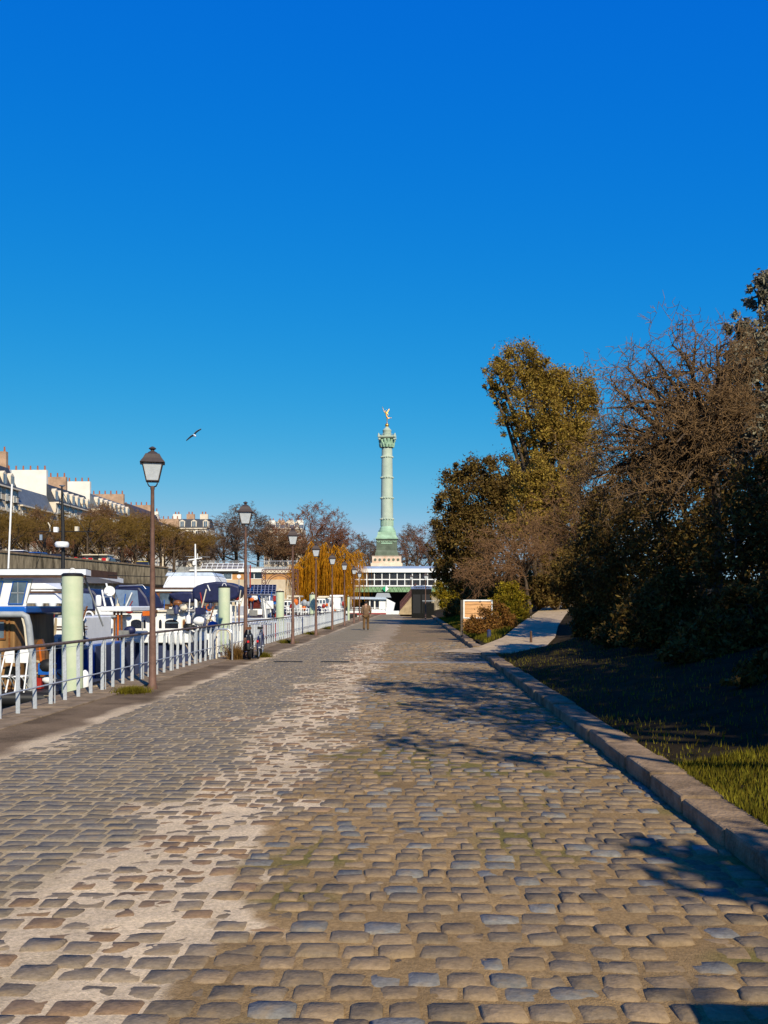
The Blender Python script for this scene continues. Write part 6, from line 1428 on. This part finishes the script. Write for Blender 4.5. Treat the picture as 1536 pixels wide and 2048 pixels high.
E = [(0, 1), (1, 2), (2, 3), (3, 4), (4, 5), (5, 6), (3, 7), (7, 8), (8, 9), (9, 10), (3, 11), (11, 12), (12, 13), (13, 14), (0, 15), (15, 16), (16, 17), (17, 18), (0, 19), (19, 20), (20, 21), (21, 22)]
rad = [.14, .13, .15, .09, .055, .085, .075, .06, .045, .035, .032, .06, .045, .035, .032, .09, .06, .042, .035, .09, .06, .042, .035]
for s_, base_ in ((-1, 10), (1, 14)):
    hx, hy, hz = V[base_][0] - px_, V[base_][1] - Yp, V[base_][2]
    for k in range(5):
        V += [v(hx + s_ * (-.02 + .01 * k) * .6, hy + .035 - .018 * k if k else hy + .05, hz - .045), v(hx + s_ * (-.015 + .008 * k) * .6 - s_ * .012, hy + .035 - .018 * k + .01, hz - .045 - (.05 if k else .03))]
        E += [(base_, len(V) - 2), (len(V) - 2, len(V) - 1)]; rad += [.009, .008]
skin('body', V, E, rad, M_SKIN, t, 1)
j = [(0, 0, .84), (0, .0, .98), (0, .01, 1.12), (0, .03, 1.32), (0, .05, 1.45), (-.19, .04, 1.41), (-.255, -.02, 1.16), (-.255, .06, .95), (.19, .04, 1.41), (.255, .10, 1.16), (.255, .20, .97)]
skin('jacket', [v(*p) for p in j], [(0, 1), (1, 2), (2, 3), (3, 4), (3, 5), (5, 6), (6, 7), (3, 8), (8, 9), (9, 10)], [(.21, .15), (.205, .15), (.20, .15), (.21, .15), (.10, .09), .095, .075, .06, .095, .075, .06], M_JACKET, t, 2)
j = [(0, 0, .93), (-.10, 0, .84), (-.11, -.06, .50), (-.11, -.23, .14), (-.11, -.25, .09), (.10, 0, .84), (.11, .12, .50), (.11, .10, .11), (.11, .10, .05)]
skin('trousers', [v(*p) for p in j], [(0, 1), (1, 2), (2, 3), (3, 4), (0, 5), (5, 6), (6, 7), (7, 8)], [(.17, .14), .115, .085, .075, .075, .115, .085, .075, .075], M_TROUS, t, 2)
skin('shoe', [v(-.11, -.25, .08), v(-.11, -.17, .045), v(-.11, -.08, .035)], [(0, 1), (1, 2)], [.045, .045, .035], M_SHOE, t, 1); skin('shoe', [v(.11, .08, .05), v(.11, .17, .045), v(.11, .26, .035)], [(0, 1), (1, 2)], [.045, .045, .035], M_SHOE, t, 1)
MB().ball(v(0, .085, 1.655), .107, 10, sq=(.88, 1, .95)).build('hair', M_HAIR, t, True)
for s_ in (-1, 1): MB().ball(v(s_ * .092, .11, 1.60), .03, 6, sq=(.5, .8, 1.1)).build('ear', M_SKIN, t, True)
MB().ball(v(0, .205, 1.595), .018, 6).build('nose', M_SKIN, t, True)
for s_ in (-1, 1): MB().ball(v(s_ * .035, .188, 1.625), .012, 6).build('eye', M_HAIR, t, True)
MB().box(px_ - .025, px_ + .025, Yp + .185, Yp + .195, 1.55, 1.558).build('mouth', mat('lips', L(.3, .1, .09), .6), t)

# ---- gull
Yg = 62.0; c = PY(388, 870, Yg); t = thing('flying_gull', 'white gull with grey wings gliding above the nearest lantern', 'bird', tuple(c))
def qg(px, py, dy=0): p = PY(px, py, Yg + dy); return np.array([p.x, p.y, p.z])
skin('body', [tuple(qg(388.5, 870.5, -.1)), tuple(qg(390, 871.5, -.3)), tuple(qg(391, 872.5, -.42)), tuple(qg(386.5, 870, .2)), tuple(qg(385.5, 870.5, .36))], [(0, 1), (1, 2), (0, 3), (3, 4)], [.075, .05, .045, .05, .02], M_WHITE, t, 2)
M_WING = mat('gull_wing', L(.10, .10, .11), .7, var=.2)
for pts, w in (([(388, 868.5), (392, 864), (396, 861), (402.5, 857.5)], 1), ([(387, 870), (382.5, 872), (379, 875), (372.5, 880.5)], 1)):
    m = MB(); wd_ = (.24, .22, .16, .03); n = len(pts); top = []; 
    for (px, py), w_ in zip(pts, wd_):
        p = qg(px, py); top.append((p + [0, -w_ / 2, .02], p + [0, w_ / 2, -.03]))
    vs = [tuple(a) for a, b in top] + [tuple(b) for a, b in top] + [tuple(a - [0, 0, .022]) for a, b in top] + [tuple(b - [0, 0, .022]) for a, b in top]
    fs = []
    for i in range(n - 1): fs += [(i, i + 1, n + i + 1, n + i), (2 * n + i, 3 * n + i, 3 * n + i + 1, 2 * n + i + 1), (i, 2 * n + i, 2 * n + i + 1, i + 1), (n + i, n + i + 1, 3 * n + i + 1, 3 * n + i)]
    m.add(vs, fs); m.build('wing', M_WING, t, True)
MB().tube([tuple(qg(391, 872.5, -.44)), tuple(qg(391.3, 873, -.52))], [.02, .004], 5).build('beak', M_ORANGE, t)
